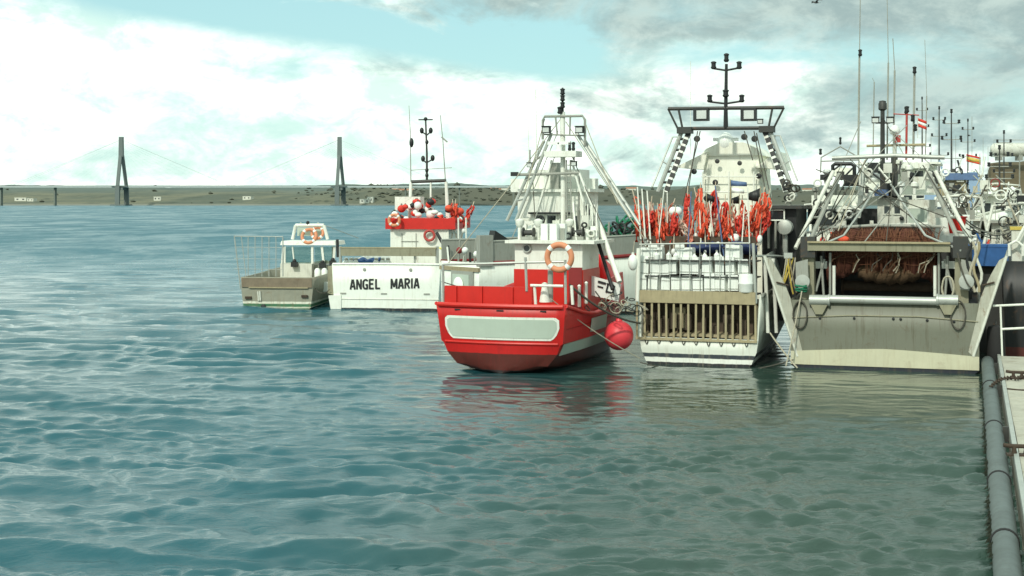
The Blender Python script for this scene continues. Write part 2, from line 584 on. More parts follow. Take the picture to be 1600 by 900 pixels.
# ================================================================== SETTING
# ------------------------------------------------------------------ water
def build_water():
    rng = np.random.default_rng(11)
    yn = np.concatenate([20.0 * 3.0 ** np.linspace(0, 1, 700), 60.0 * 5.5 ** np.linspace(0, 1, 340)[1:]])
    yf = 330.0 * (9000.0 / 330.0) ** (np.linspace(0, 1, 60)[1:])
    Yr = np.concatenate([[-400, -120, -40, -10, 4, 12, 17], yn, yf])
    un = np.linspace(-0.46, 0.46, 640)
    U = np.concatenate([[-30, -8, -3, -1.5, -0.9, -0.6], un, [0.6, 0.9, 1.5, 3, 8, 30]])
    Yg, Ug = np.meshgrid(Yr, U, indexing='ij')
    X = Ug * np.maximum(Yg, 20.0)
    Z = np.zeros_like(X)
    Xo = X.copy()
    fade = np.clip((330 - Yg) / 180, 0, 1) * np.clip((Yg - 12) / 8, 0, 1)
    # wave strength: open water to the left, calmer in the shelter of the boats
    lee = 1 / (1 + np.exp(-(X - (-2.5 + 0.02 * (Yg - 40))) / 2.2))
    lee *= 1 / (1 + np.exp((Yg - 130) / 20))
    calm = 1 / (1 + np.exp(-(Xo - (-4.5)) / 1.3)) * np.exp(-np.maximum(0, 41.5 + 0.1 * Xo - Yg) ** 2 / 42.0) * (Yg < 100)
    wx = 2.6 * (fbm(Xo * 0.16 + 50, Yg * 0.16 + 9, 3, 21) - 0.5) + 0.5 * (fbm(Xo * 0.9 + 50, Yg * 0.9 + 9, 2, 25) - 0.5)
    wy = 2.6 * (fbm(Xo * 0.16 + 80, Yg * 0.16 + 70, 3, 31) - 0.5) + 0.5 * (fbm(Xo * 0.9 + 80, Yg * 0.9 + 9, 2, 35) - 0.5)
    gust = 0.45 + 1.1 * np.clip((fbm(Xo * 0.10 + 20, Yg * 0.07 + 30, 3, 41) - 0.3) / 0.4, 0, 1)
    chop = lee * np.exp(-np.maximum(0, Yg - 36) ** 2 / 30.0)
    for lam_lo, lam_hi, cnt, slope, spread, damp in ((3.0, 6.0, 16, 0.065, 0.20, 0.75), (1.5, 3.0, 30, 0.17, 0.24, 0.60), (0.75, 1.5, 40, 0.27, 0.28, 0.40),
                                                     (0.36, 0.75, 50, 0.31, 0.42, 0.30), (0.30, 0.62, 40, 0.10, 0.8, 1.0)):
        for i in range(cnt):
            lam = lam_lo * (lam_hi / lam_lo) ** rng.random()
            th = math.radians(262) + rng.normal() * spread          # towards the camera, a little to the left
            k = 2 * math.pi / lam
            a = slope / k * math.sqrt(2.0 / cnt)
            ph = rng.random() * 2 * math.pi
            # each train comes and goes over some tens of metres
            g1 = 0.5 + 0.5 * np.sin(Xo * rng.uniform(0.08, 0.3) + Yg * rng.uniform(-0.16, 0.16) + rng.random() * 6.28)
            res = np.clip((lam / (np.maximum(Yg, 20) * (0.0017 + 0.0033 * np.clip((Yg - 34) / 26, 0, 1))) - 2.0) / 2.5, 0, 1)
            q = k * ((Xo + wx) * math.cos(th) + (Yg + wy) * math.sin(th)) + ph
            A = a * (0.25 + 1.15 * g1) * (1 - damp * lee if damp < 1 else chop * 1.2) * (1 if lam > 1.5 else gust) * (1 - calm * (0.80 if lam > 0.75 else 0.78)) * fade * res
            Z += A * (np.sin(q) + 0.10 * np.sin(2 * q + 1.2))
            X -= 0.3 * A * np.cos(q) * math.cos(th)
    nr, nc = X.shape
    co = np.empty((nr * nc, 3))
    co[:, 0] = X.ravel(); co[:, 1] = Yg.ravel(); co[:, 2] = Z.ravel()
    idx = np.arange(nr * nc).reshape(nr, nc)
    q = np.stack([idx[:-1, :-1], idx[:-1, 1:], idx[1:, 1:], idx[1:, :-1]], -1).reshape(-1, 4)
    me = bpy.data.meshes.new('water')
    me.vertices.add(nr * nc)
    me.vertices.foreach_set('co', co.ravel())
    me.loops.add(q.size)
    me.loops.foreach_set('vertex_index', q.ravel().astype(np.int32))
    me.polygons.add(len(q))
    me.polygons.foreach_set('loop_start', np.arange(0, q.size, 4, dtype=np.int32))
    me.polygons.foreach_set('use_smooth', np.ones(len(q), dtype=bool))
    me.update(calc_edges=True)
    m = bpy.data.materials.new('sea_water')
    m.use_nodes = True
    t = NT(m.node_tree)
    b = m.node_tree.nodes['Principled BSDF']
    b.inputs['IOR'].default_value = 1.5
    ob = t.new('ShaderNodeTexCoord').outputs['Object']
    x, y, z = t.sep(ob)[:3]
    # silty greenish shallows by the pontoon, bluer water out in the channel
    f = t.step(t.math('SUBTRACT', t.math('ADD', x, t.math('MULTIPLY', t.noise(ob, 0.07, 3), 9.0)), t.math('MULTIPLY', y, 0.06)), -4.0, 8.0)
    far = t.step(y, 45.0, 130.0)
    c = t.mix(f, (0.009, 0.080, 0.102), (0.029, 0.060, 0.046))
    c = t.mix(t.math('MULTIPLY', far, t.math('SUBTRACT', 1.0, t.math('MULTIPLY', f, 0.6))), c, (0.026, 0.125, 0.165))
    t.put(b.inputs['Base Color'], c)
    rougher = t.step(y, 55.0, 190.0)                                    # wind-roughened open water
    streaks = t.noise(t.comb(t.math('MULTIPLY', x, 0.5), t.math('MULTIPLY', y, 0.22), 3.0), 0.14, 5, 0.72, 0.4)
    rougher = t.math('MULTIPLY', rougher, t.math('ADD', 0.62, t.math('MULTIPLY', t.step(streaks, 0.38, 0.62), 0.62)))
    t.put(b.inputs['Roughness'], t.math('ADD', 0.06, t.math('MULTIPLY', rougher, 0.36)))
    t.put(b.inputs['Specular IOR Level'], t.math('SUBTRACT', 0.5, t.math('MULTIPLY', rougher, 0.27)))
    h1 = t.noise(t.comb(t.math('MULTIPLY', x, 0.5), t.math('MULTIPLY', y, 1.5), 0.0), 2.8, 6, 0.68, 0.3)
    h2 = t.noise(t.comb(t.math('MULTIPLY', x, 0.55), t.math('MULTIPLY', y, 0.9), 5.0), 0.55, 5, 0.62, 0.3)
    d = t.step(y, 70.0, 220.0)
    # slack water close under the sterns; gusts roughen the rest in patches
    slack = t.math('MULTIPLY', t.math('MULTIPLY', t.step(y, 34.0, 42.0), t.step(y, 95.0, 80.0)), t.step(x, -5.5, -2.5))
    gust = t.math('ADD', 0.45, t.math('MULTIPLY', t.step(t.noise(t.comb(x, t.math('MULTIPLY', y, 0.6), 2.0), 0.16, 3), 0.38, 0.62), 0.9))
    h1 = t.math('MULTIPLY', h1, t.math('MULTIPLY', gust, t.math('SUBTRACT', 1.0, t.math('MULTIPLY', slack, 0.78))))
    h3 = t.noise(t.comb(t.math('MULTIPLY', x, 0.55), t.math('MULTIPLY', y, 1.25), 7.0), 5.5, 4, 0.6, 0.8)
    nearchop = t.math('MULTIPLY', t.math('MULTIPLY', t.step(y, 42.0, 31.0), t.step(x, -5.0, 2.0)), 0.085)
    h1 = t.math('ADD', h1, t.math('MULTIPLY', h3, t.math('MULTIPLY', nearchop, 10.0)))
    h = t.math('ADD', t.math('MULTIPLY', h1, 0.10), t.math('MULTIPLY', h2, t.math('MULTIPLY', d, 2.0)))
    bn = t.new('ShaderNodeBump')
    bn.inputs['Strength'].default_value = 0.55
    bn.inputs['Distance'].default_value = 0.6
    t.put(bn.inputs['Height'], h)
    t.l.new(bn.outputs[0], b.inputs['Normal'])
    me.materials.append(m)
    o = bpy.data.objects.new('water', me)
    COL.objects.link(o)
    o['kind'] = 'structure'




# ------------------------------------------------------------------ far shore
def vnoise(x, y, seed=0):
    """cheap smooth value noise, numpy"""
    xi, yi = np.floor(x).astype(int), np.floor(y).astype(int)
    xf, yf = x - xi, y - yi
    xf, yf = xf * xf * (3 - 2 * xf), yf * yf * (3 - 2 * yf)

    def h(a, b):
        n = (a * 374761393 + b * 668265263 + seed * 974711) & 0x7fffffff
        n = ((n ^ (n >> 13)) * 1274126177) & 0x7fffffff
        return ((n ^ (n >> 16)) & 0xffff) / 65535.0
    return (h(xi, yi) * (1 - xf) + h(xi + 1, yi) * xf) * (1 - yf) + (h(xi, yi + 1) * (1 - xf) + h(xi + 1, yi + 1) * xf) * yf


def fbm(x, y, o=4, seed=0):
    s, a, tot = 0, 1, 0
    for i in range(o):
        s = s + a * vnoise(x * 2 ** i, y * 2 ** i, seed + i)
        tot += a
        a *= 0.5
    return s / tot


build_water()


def hill_h(u, D):
    """u: tan azimuth, D: depth"""
    u, D = np.asarray(u, float), np.asarray(D, float)
    shore = 2150 + 60 * (fbm(u * 14 + 40, u * 0 + 3.3, 3) - 0.5) - 25 * np.clip((u + 0.1) / 0.06, 0, 1)
    d = D - shore
    t = np.clip(d / 900.0, 0, 1)
    base = 3.0 * np.clip(d / 10, 0, 1) + 38.0 * t ** 1.15
    bump = fbm(u * 26 + 11, D * 0.0035, 4, 5)
    front = 18 * np.clip(d / 60, 0, 1) * np.exp(-((d - 190) / 150.0) ** 2) * np.clip((u + 0.19) / 0.09, 0, 1)
    h = base * (0.82 + 0.30 * bump) + front * (0.55 + 0.8 * fbm(u * 40, D * 0.006, 3, 9)) + 5 * (bump - 0.5) * t
    return np.where(d < 0, -4.0, h)


def build_hills():
    us = np.linspace(-0.62, 0.62, 460)
    Ds = np.concatenate([[2060], np.linspace(2090, 2500, 62), np.linspace(2520, 4300, 30)])
    U, D = np.meshgrid(us, Ds)
    Z = hill_h(U, D)
    mb = MB()
    mb.grid([[(U[i, j] * D[i, j], D[i, j], Z[i, j]) for j in range(len(us))] for i in range(len(Ds))])
    m = bpy.data.materials.new('hillside')
    m.use_nodes = True
    t = NT(m.node_tree)
    b = m.node_tree.nodes['Principled BSDF']
    b.inputs['Roughness'].default_value = 0.95
    b.inputs['Specular IOR Level'].default_value = 0.1
    ob = t.new('ShaderNodeTexCoord').outputs['Object']
    x, y, z = t.sep(ob)[:3]
    n = t.noise(t.comb(x, t.math('MULTIPLY', y, 0.5), t.math('MULTIPLY', z, 4.0)), 0.009, 6, 0.65)
    n2 = t.noise(t.comb(x, t.math('MULTIPLY', y, 0.35), t.math('MULTIPLY', z, 3.0)), 0.03, 6, 0.7)
    c = t.mix(t.step(n, 0.38, 0.62), (0.100, 0.116, 0.090), (0.165, 0.165, 0.115))
    c = t.mix(t.step(n2, 0.54, 0.66), c, (0.070, 0.082, 0.062))
    c = t.mix(t.math('MULTIPLY', t.step(n2, 0.40, 0.28), 0.4), c, (0.22, 0.21, 0.145))
    c = t.mix(t.step(z, 3.4, 1.6), c, (0.20, 0.21, 0.18))                      # bare foreshore
    c = t.mix(t.math('MULTIPLY', t.step(t.math('DIVIDE', x, y), -0.14, -0.05), t.math('MULTIPLY', t.step(y, 2600.0, 2350.0), 0.7)), c, (0.080, 0.084, 0.066))   # wooded slope
    c = t.mix(t.math('MULTIPLY', t.step(y, 2500.0, 3000.0), 0.75), c, (0.115, 0.155, 0.145))   # haze put into the colour, bluer with distance
    t.put(b.inputs['Base Color'], c)
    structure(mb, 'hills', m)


build_hills()


def build_scrub():
    """dark bushes and pines over the far shore, beyond counting"""
    rng = random.Random(5)
    mb = MB()
    for i in range(520):
        u = rng.uniform(-0.42, 0.30)
        D = 2150 + rng.random() ** 1.6 * 800
        if rng.random() < 0.95:
            u = rng.choice([-0.12, -0.1, -0.085, -0.07, -0.05, -0.03, -0.02, 0.0, 0.03, 0.07, 0.2]) + rng.gauss(0, 0.016)
        h = float(hill_h(u, D))
        if h < 3:
            continue
        r = rng.uniform(1.0, 2.6) * (1 + (D - 2150) / 900)
        c = (u * D, D, h + r * 0.5)
        vs = []
        for k in range(6):
            a = k * math.pi / 3 + rng.random()
            rr = r * rng.uniform(0.8, 1.6)
            vs.append((c[0] + math.cos(a) * rr * 1.3, c[1] + math.sin(a) * rr, c[2] + rng.uniform(-0.4, 0.4) * r))
        vs += [(c[0] + rng.uniform(-.4, .4) * r, c[1], c[2] + r * rng.uniform(0.6, 1.3)), (c[0], c[1], c[2] - r)]
        mb.add(vs, [(k, (k + 1) % 6, 6) for k in range(6)] + [((k + 1) % 6, k, 7) for k in range(6)])
    m = mat('scrub', (0.080, 0.088, 0.068), 0.95, var=0.25, scale=0.05, spec=0.1)
    o = mb.build('scrub', m, smooth=False)
    o['kind'] = 'stuff'
    o['label'] = 'dark bushes and pines scattered over the far shore'


build_scrub()


def far_house(px, D, w, d, h, label, roofm='roof_tile', wallm='old_white', flat=False, group='white houses on the far shore'):
    u = (px - 800) / F
    z = float(hill_h(u, D))
    e = empty('house', (u * D, D, z), random.uniform(-0.5, 0.5), label, 'house', group)
    MB().box((0, 0, h / 2 - 1.5), (w, d, h + 3)).build('wall', wallm, e)
    if flat:
        MB().box((0, 0, h + 0.3), (w * 1.05, d * 1.05, 0.6)).build('roof', wallm, e)
    else:
        MB().prism([(-w * 0.54, -d * 0.54, h), (-w * 0.54, d * 0.54, h), (-w * 0.54, 0, h + d * 0.3)], (w * 1.08, 0, 0)).build('roof', roofm, e)
    for k in (-1, 1):
        MB().box((k * w * 0.25, -d / 2 - 0.05, h * 0.55), (w * 0.16, 0.15, h * 0.36)).build('window', 'window_glass', e)
    return e


for px, D, w, h, lab in ((34, 2260, 20, 5, 'low white farmhouse near the left end of the far shore'),
                         (50, 2250, 12, 4, 'small white shed beside the low farmhouse on the far shore'),
                         (246, 2300, 11, 6, 'lone white house on the slope right of the first bridge tower'),
                         (388, 2330, 16, 5, 'lone white house on the slope midway between the bridge towers'),
                         (570, 2165, 15, 5, 'long white shed at the water edge right of the second bridge tower'),
                         (579, 2168, 9, 8, 'taller white block at the end of the long waterside shed')):
    far_house(px, D, w, 9, h, lab, flat=True)
for px, D, w, h in ((586, 2560, 24, 6), (598, 2580, 40, 5), (612, 2600, 30, 7), (628, 2570, 40, 5), (640, 2590, 18, 7), (716, 2600, 16, 7), (726, 2590, 22, 6),
                    (772, 2560, 14, 9), (782, 2575, 18, 7), (790, 2550, 13, 9), (799, 2570, 16, 8), (808, 2590, 14, 7), (986, 2560, 18, 7), (1262, 2560, 18, 7)):
    far_house(px, D, w, 9, h, 'white house of the village strung along the far ridge', flat=random.random() < 0.4)


# ------------------------------------------------------------------ cable-stayed bridge
def build_bridge():
    D = 2090.0
    dz = 29.0
    e = empty('cable_stayed_bridge', ((360 - 800) / F * D, D, 0), 0, 'grey cable stayed road bridge with two tall towers across the river', 'bridge')
    half = 162.0
    for sx_ in (-1, 1):
        X = sx_ * half
        p = MB()
        # two legs set across the deck, seen a little from the side, that lean together into one shaft
        for lx, ly in ((-2.2, -13), (4.4, 13)):
            for (z0, z1, t0, t1, w) in ((-6, dz, 1.0, 0.95, 6.5), (dz, 74, 0.95, 0.22, 4.6)):
                p.bar((X + lx * t0, ly * t0, z0), (X + lx * t1, ly * t1, z1), w, w * 0.8, up=(0, 1, 0))
        p.box((X, 0, 87), (6.4, 7.5, 30), taper=0.9)
        p.build('tower', 'bridge_concrete', e)
        MB().box((X, 0, dz - 4.2), (11, 24, 3.6)).build('cross_beam', 'bridge_concrete', e)
        MB().box((X, 0, dz - 0.2), (24, 22, 1.2)).build('service_platform', 'bridge_concrete', e)
        MB().box((X, 0, 0.4), (22, 40, 3.0)).build('pier_base', 'bridge_concrete', e)
        for sy in (-1, 1):
            for k in range(1, 11):
                for dr in (-1, 1):
                    MB().tube((X + dr * 2.5, sy * 1.2, 73 + 2.4 * k), (X + dr * (10 + 15.0 * k), sy * 9, dz + 0.6), 0.15 if k == 10 else 0.04, 4).build('stay_cable', 'cable_grey', e)
    MB().box((0, 0, dz - 1.2), (960, 17, 1.8)).build('deck', 'cable_grey', e)
    for sy in (-1, 1):
        MB().box((0, sy * 8.3, dz + 0.25), (960, 0.3, 1.0)).build('parapet', 'bridge_concrete', e)
    for x in (-420, -340, -260, 260, 340, 420):
        MB().box((x, 0, dz / 2 - 4), (2, 8, dz + 4)).build('pier', 'pier_grey', e)


build_bridge()


# ------------------------------------------------------------------ earth bank on the right, with a white tank on it
def build_bank():
    D0 = 135.0
    mb = MB()
    rows = []
    us = np.linspace(0.328, 0.62, 46)
    for j, (dd, zz) in enumerate(((-4, -1.5), (0, 0.3), (5, 3.2), (10, 6.2), (14, 8.6), (17, 9.9), (26, 10.4), (60, 10.0))):
        r = []
        for i, u in enumerate(us):
            D = D0 + dd
            edge = min(1.0, max(0.0, (u - 0.330) / 0.008))
            n = float(fbm(np.array(u * 60.0), np.array(dd * 0.3), 3, 2)) - 0.5
            r.append((u * D, D + n * 2, zz * (0.35 + 0.65 * edge) + n * 1.1 * (1 if j > 1 else 0)))
        rows.append(r)
    mb.grid(rows)
    m = mat('earth', (0.115, 0.095, 0.060), 0.95, var=0.45, scale=0.5, fine=0.25, rust=0.5, rustcol=(0.07, 0.075, 0.04), bump=0.6, spec=0.1)
    structure(mb, 'earth_bank', m)


build_bank()
tk = empty('storage_tank', at(1592, 247, 150.0), 0.06, 'long white tank lying on cradles on top of the brown earth bank', 'tank')
MB().lathe([(0.02, -3.1), (0.42, -3.0), (0.66, -2.75), (0.72, -2.4), (0.72, 2.4), (0.66, 2.75), (0.42, 3.0), (0.02, 3.1)], (0, 0, 0.9), (1, 0, 0), n=20).build('tank_shell', 'old_white', tk)
for k in (-2.2, 0.0, 2.2):
    MB().box((k, 0, 0.02), (0.35, 1.2, 0.55)).build('cradle', 'grey_paint', tk)
MB().path([(-3.0, -0.7, 1.35), (-3.0, -0.7, 1.9), (3.4, -0.7, 1.9), (3.4, -0.7, 1.35)], 0.04, 6).build('rail', 'galvanised', tk)

# ------------------------------------------------------------------ floating pontoon with its pipe fender
PT = math.radians(18.1)
pont = empty('floating_pontoon', (14.5, 42.8, 0), -PT, 'floating concrete pontoon edged with a thick grey pipe fender', 'pontoon')
PZ = 0.62
# far end at local y = 7, near end behind the camera
MB().box((2.35, -13.0, 0.20), (4.0, 39.6, 0.62)).build('float', 'concrete', pont)
MB().box((0.40, -13.0, 0.57), (0.10, 39.7, 0.20)).build('edge_strip', 'galvanised', pont)
y = 6.8
pw = [2.3, 4.35, 4.4, 4.4, 4.4, 4.4, 4.4, 4.4, 4.4]
for i, L in enumerate(pw):
    a = y
    y -= L
    MB().box((2.38 + random.uniform(-.01, .01), (a + y) / 2, 0.565 + random.uniform(0, .012)), (3.82, L - 0.05, 0.10)).build('deck_slab', 'concrete', pont)
y = 7.1
for i, L in enumerate((7.2, 8.2, 6.9, 5.3, 5.0, 4.6, 5.0)):
    a = y
    y -= L
    s = MB().lathe([(0.17, 0), (0.215, 0.03), (0.215, L - 0.06), (0.17, L - 0.03)], (0.03, y, 0.36), (0, 1, 0), n=20)
    s = s.build('pipe_section', 'pipe_grey', pont)
    MB().lathe([(0.226, -0.05), (0.236, -0.03), (0.236, 0.03), (0.226, 0.05)], (0.03, y, 0.36), (0, 1, 0), n=20).build('pipe_band', 'rubber', s)
for yy in (4.6, -1.3, -9.4):
    MB().box((0.30, yy, 0.42), (0.18, 0.12, 0.36)).build('pipe_bracket', 'dark_steel', pont)


def cleat(loc, label):
    e = empty('mooring_cleat', loc, -PT + random.uniform(-.3, .3), label, 'mooring cleat')
    MB().box((0, 0, 0.02), (0.55, 0.24, 0.04)).build('base_plate', 'rusty_iron', e)
    b_ = MB()
    for k in (-1, 1):
        b_.lathe([(0.06, 0), (0.045, 0.1), (0.05, 0.16)], (k * 0.12, 0, 0.04), n=10)
    b_.path([(-0.34, 0, 0.22), (-0.2, 0, 0.2), (0.2, 0, 0.2), (0.34, 0, 0.22)], 0.045, 8)
    b_.build('horn', 'rusty_iron', e)
    return e


def pw_pt(x, y, z=0.0):
    return Vector((14.5 + x * math.cos(PT) + y * math.sin(PT), 42.8 - x * math.sin(PT) + y * math.cos(PT), z))


def on_pont(px, py, z=PZ):
    Y = (CAMH - z) * F / (py - HY)
    return Vector(((px - 800) / F * Y, Y, z))


cleat(on_pont(1590, 592), 'rusty mooring cleat with chain at the far end of the pontoon')
cleat(on_pont(1594, 712), 'rusty mooring cleat by the slab joint nearer the camera')
# chain wrapped round the far cleat
ch = MB()
c0 = on_pont(1590, 592)
pts = [on_pont(1548, 604, 0.62), on_pont(1556, 597, 0.68), on_pont(1566, 592, 0.70), on_pont(1578, 590, 0.68), on_pont(1588, 591, 0.72), on_pont(1600, 588, 0.68), on_pont(1612, 592, 0.65)]
k = 0
chn = empty('mooring_chain', c0, 0, 'rusty chain wrapped round the far cleat and over the pipe fender', 'chain')
for a, b in zip(pts[:-1], pts[1:]):
    m_ = max(2, int((b - a).length / 0.12))
    for i in range(m_):
        p = a.lerp(b, (i + 0.5) / m_) - c0
        d = (b - a).normalized()
        ax = d.cross(Vector((0, 0, 1))).normalized() if k % 2 else Vector((0, 0, 1))
        MB().torus(p, 0.055, 0.02, ax, n=8, k=5).build('link', 'rusty_iron', chn)
        k += 1
for (a_, b_) in (((1572, 607), (1612, 610)),):
    MB().path([on_pont(*a_, 0.65) - c0, on_pont(1590, 609, 0.64) - c0, on_pont(*b_, 0.65) - c0], 0.022, 6).build('iron_rod', 'rusty_iron', chn)
# slack chain hanging on the water side near the camera: weed-grown lumps on the fender
w_ = MB()
rg = random.Random(3)
for i in range(420):
    yy = rg.uniform(-24, 5)
    if rg.random() < 0.5:
        yy = rg.choice([-9.5, -11, -17, -19.5, -20, -13.5]) + rg.gauss(0, 0.5)
    a = rg.uniform(2.7, 3.9)
    p = Vector((0.03 + 0.215 * math.cos(a), yy, 0.36 + 0.215 * math.sin(a)))
    p.z = max(p.z, 0.02)
    L = rg.uniform(0.05, 0.2)
    q = p + Vector((-rg.uniform(0.02, 0.12), rg.uniform(-.12, .12), -rg.uniform(0, 0.14)))
    w_.add([p + Vector((0, -L * .3, 0)), p + Vector((0, L * .3, 0.02)), q], [(0, 1, 2), (2, 1, 0)])
wo = w_.build('seaweed', mat('weed', (0.03, 0.035, 0.018), 0.8, var=0.5, scale=10), pont, smooth=False)
wo['kind'] = 'stuff'

# railing at the far end of the pontoon
R0 = on_pont(1566, 556)
rl = empty('railing', R0, -0.05, 'white tube railing standing at the far end of the pontoon', 'railing')
sc_ = R0.y / F
for dx, h_ in ((0.0, 1.72), (1.15, 1.75), (2.3, 1.75)):
    MB().tube((dx, 0, 0), (dx - 0.06, 0, h_), 0.035, 8).build('post', 'white_paint', rl)
for h_, x0 in ((1.74, -0.32), (0.93, -0.04)):
    MB().tube((x0, 0, h_), (2.5, 0, h_ + 0.14), 0.04, 8).build('rail', 'white_paint', rl)
# fat black tyre fender between the pontoon end and the trawler
tf = empty('tyre_fender', pw_pt(0.3, 7.32, 0.75), -PT, 'black rubber fender squeezed between trawler and pontoon end', 'fender')
MB().lathe([(0.05, -0.75), (0.24, -0.7), (0.30, -0.55), (0.30, 0.55), (0.24, 0.7), (0.05, 0.75)], (0, 0, 0.15), (0, 0, 1), n=14).build('body', 'rubber', tf)
MB().torus((0, 0, 0.93), 0.08, 0.03, (1, 0, 0), n=10, k=6).build('eye', 'dark_steel', tf)

# gulls
def gull(loc, rz, label, s=1.0):
    e = empty('gull', loc, rz, label, 'bird')
    e.scale = (s, s, s)
    MB().lathe([(0.005, -0.24), (0.035, -0.16), (0.065, -0.03), (0.06, 0.07), (0.035, 0.14), (0.038, 0.18), (0.025, 0.225), (0.004, 0.27)], (0, 0, 0), (0, 1, 0), n=10).build('body', 'bird_grey', e)
    for k in (-1, 1):
        r = [[(0.03 * k, 0.09, 0.02), (0.28 * k, 0.14, 0.12), (0.46 * k, 0.07, 0.10), (0.66 * k, -0.06, 0.04)],
             [(0.03 * k, 0.0, 0.03), (0.28 * k, 0.06, 0.135), (0.46 * k, -0.01, 0.115), (0.67 * k, -0.075, 0.042)],
             [(0.03 * k, -0.08, 0.02), (0.28 * k, -0.03, 0.115), (0.46 * k, -0.08, 0.095), (0.68 * k, -0.09, 0.04)]]
        MB().grid(r).build('wing', 'bird_grey', e, thick=0.012)
    MB().grid([[(-0.03, -0.2, 0), (0.03, -0.2, 0)], [(-0.07, -0.33, 0), (0.07, -0.33, 0)]]).build('tail', 'bird_white', e, thick=0.01)


gull(at(1275, 4, 95), 1.9, 'dark gull flying high above the trawler at the picture top', 1.0)
gull(at(1514, 212, 140), 1.2, 'tiny gull flying low over the far blue trimmed boat', 0.8)
# ================================================================== BOATS
def rope(a, b, drop, r, label, m='rope_pale', cat='rope', n=14, group=None):
    a, b = Vector(a), Vector(b)
    o = MB().path([p - a for p in sag(a, b, drop, n)], r, 6).build('mooring_rope', m)
    o.location = a
    return tag(o, label, cat, group)


def coil(B, p, label, R=0.28, r=0.02, m='rope_dark', n=5, hang=True):
    e = B.thing('rope_coil', p, label, 'rope coil')
    rg = random.Random(int(p[0] * 100))
    for i in range(n):
        pts = []
        for k in range(21):
            a = 2 * math.pi * k / 20
            if hang:
                pts.append((R * 0.62 * math.sin(a) + rg.uniform(-.01, .01), 0.02 * i, -R * 1.25 + R * 1.25 * math.cos(a) * rg.uniform(0.97, 1.03)))
            else:
                pts.append((R * math.sin(a), R * math.cos(a), 0.03 * i))
        MB().path(pts, r, 5).build('turn', m, e)
    return e


# ------------------------------------------------------------------ the red boat
RB = Boat('fishing_boat', 'red fishing boat with a blank pale name panel on its rounded stern', 785, 49.6, 18.1)
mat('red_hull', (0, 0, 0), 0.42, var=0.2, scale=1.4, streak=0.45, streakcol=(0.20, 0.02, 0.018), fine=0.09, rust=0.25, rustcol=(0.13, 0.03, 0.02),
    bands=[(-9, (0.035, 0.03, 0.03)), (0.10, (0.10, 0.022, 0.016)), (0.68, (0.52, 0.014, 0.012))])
st = []
for i in range(16):
    t_ = i / 15
    y = 13.0 * t_
    w = 2.37 * (1 + 0.05 * min(1, t_ * 4)) * (1 if t_ < 0.45 else max(0.012, 1 - ((t_ - 0.45) / 0.55) ** 2.2))
    zs = 2.42 - 0.55 * math.sin(min(1, t_ / 0.55) * math.pi) * 0.9 + 1.5 * max(0, t_ - 0.4) ** 2 * 2.4
    lift = max(0, 1 - y / 4.5)
    st.append([(0, y, -0.9 + 0.87 * lift ** 1.3), (w * 0.42, y, -0.6 + 0.72 * lift), (w * 0.70, y, -0.15 + 0.44 * lift), (w * 0.84, y, 0.40 + 0.28 * lift),
               (w * 0.90, y, 1.00 + 0.02 * lift), (w * 0.935, y, 1.06 + 0.02 * lift), (w * 0.97, y, 1.9), (w, y - 0.02, zs)])
# the transom rakes aft towards its top
st[0] = [(x, -0.10 * z, z) for x, y_, z in st[0]]
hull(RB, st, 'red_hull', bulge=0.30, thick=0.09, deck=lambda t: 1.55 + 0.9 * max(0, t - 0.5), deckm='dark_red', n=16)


def on_transom(x, z, off):
    w = 2.37 * (0.90 + 0.10 * (z - 1.0) / 1.42)
    return (x, -0.10 * z - 0.30 * (1 - (x / w) ** 2) - off, z)


def transom_panel(x0, x1, z0, z1, slope, off, rad, name, m, n=40):
    rows = [[], []]
    for i in range(n + 1):
        s = i / n
        x = x0 + (x1 - x0) * s
        e_ = min(x - x0, x1 - x)
        cut = rad - math.sqrt(max(0, rad * rad - (rad - e_) ** 2)) if e_ < rad else 0
        lo = z0 + cut * 0.9
        # the lower corners draw in like the hull does
        side = max(0.0, 1 - e_ / (rad * 1.6))
        rows[0].append(on_transom(x, lo + side * (z1 - z0) * 0.35, off))
        rows[1].append(on_transom(x, z1 - cut * 0.55, off))
    mid = [tuple((a + b) / 2 for a, b in zip(p, q)) for p, q in zip(*rows)]
    mb = MB().grid([rows[0], mid, rows[1]])
    return RB.part(mb, name, m, thick=0.012, smooth=False)


transom_panel(-2.04, 2.16, 1.17, 1.98, 0, 0.066, 0.17, 'panel_border', 'white_paint')
transom_panel(-1.95, 2.07, 1.25, 1.90, 0, 0.082, 0.13, 'name_panel', 'pale_panel')
# rolled rubbing strake along the transom top and the knuckle below the panel
RB.part(MB().path([on_transom(2.30 * (i / 20 * 2 - 1), 2.36, 0.05) for i in range(21)], 0.085, 8), 'stern_rail', 'red_paint')
RB.part(MB().path([on_transom(2.08 * (i / 20 * 2 - 1), 1.05, 0.045) for i in range(21)], 0.05, 8), 'knuckle', 'red_paint')
for sgn in (-1, 1):
    RB.part(MB().path([(sgn * (s[-1][0] + 0.03), s[-1][1], s[-1][2] - 0.04) for s in st], 0.07, 8), 'gunwale', 'red_paint')


def side_strip(y0, y1, z0, z1, name, m, off=0.03, n=14):
    """a painted plate that follows the starboard side"""
    ys = [s[3][1] for s in st]
    rows = [[], []]
    for i in range(n + 1):
        y = y0 + (y1 - y0) * i / n
        k = max(0, min(len(st) - 2, int(y / 13.0 * 15)))
        f = (y - 13.0 * k / 15) / (13.0 / 15)
        for j, z in ((0, z0), (1, z1)):
            def xat(s):
                for a, b in zip(s[:-1], s[1:]):
                    if a[2] <= z <= b[2]:
                        q = (z - a[2]) / (b[2] - a[2] + 1e-6)
                        return a[0] + (b[0] - a[0]) * q
                return s[-1][0]
            rows[j].append((xat(st[k]) * (1 - f) + xat(st[k + 1]) * f + off + 0.05, y, z))
    RB.part(MB().grid(rows), name, m, thick=0.02, smooth=False)


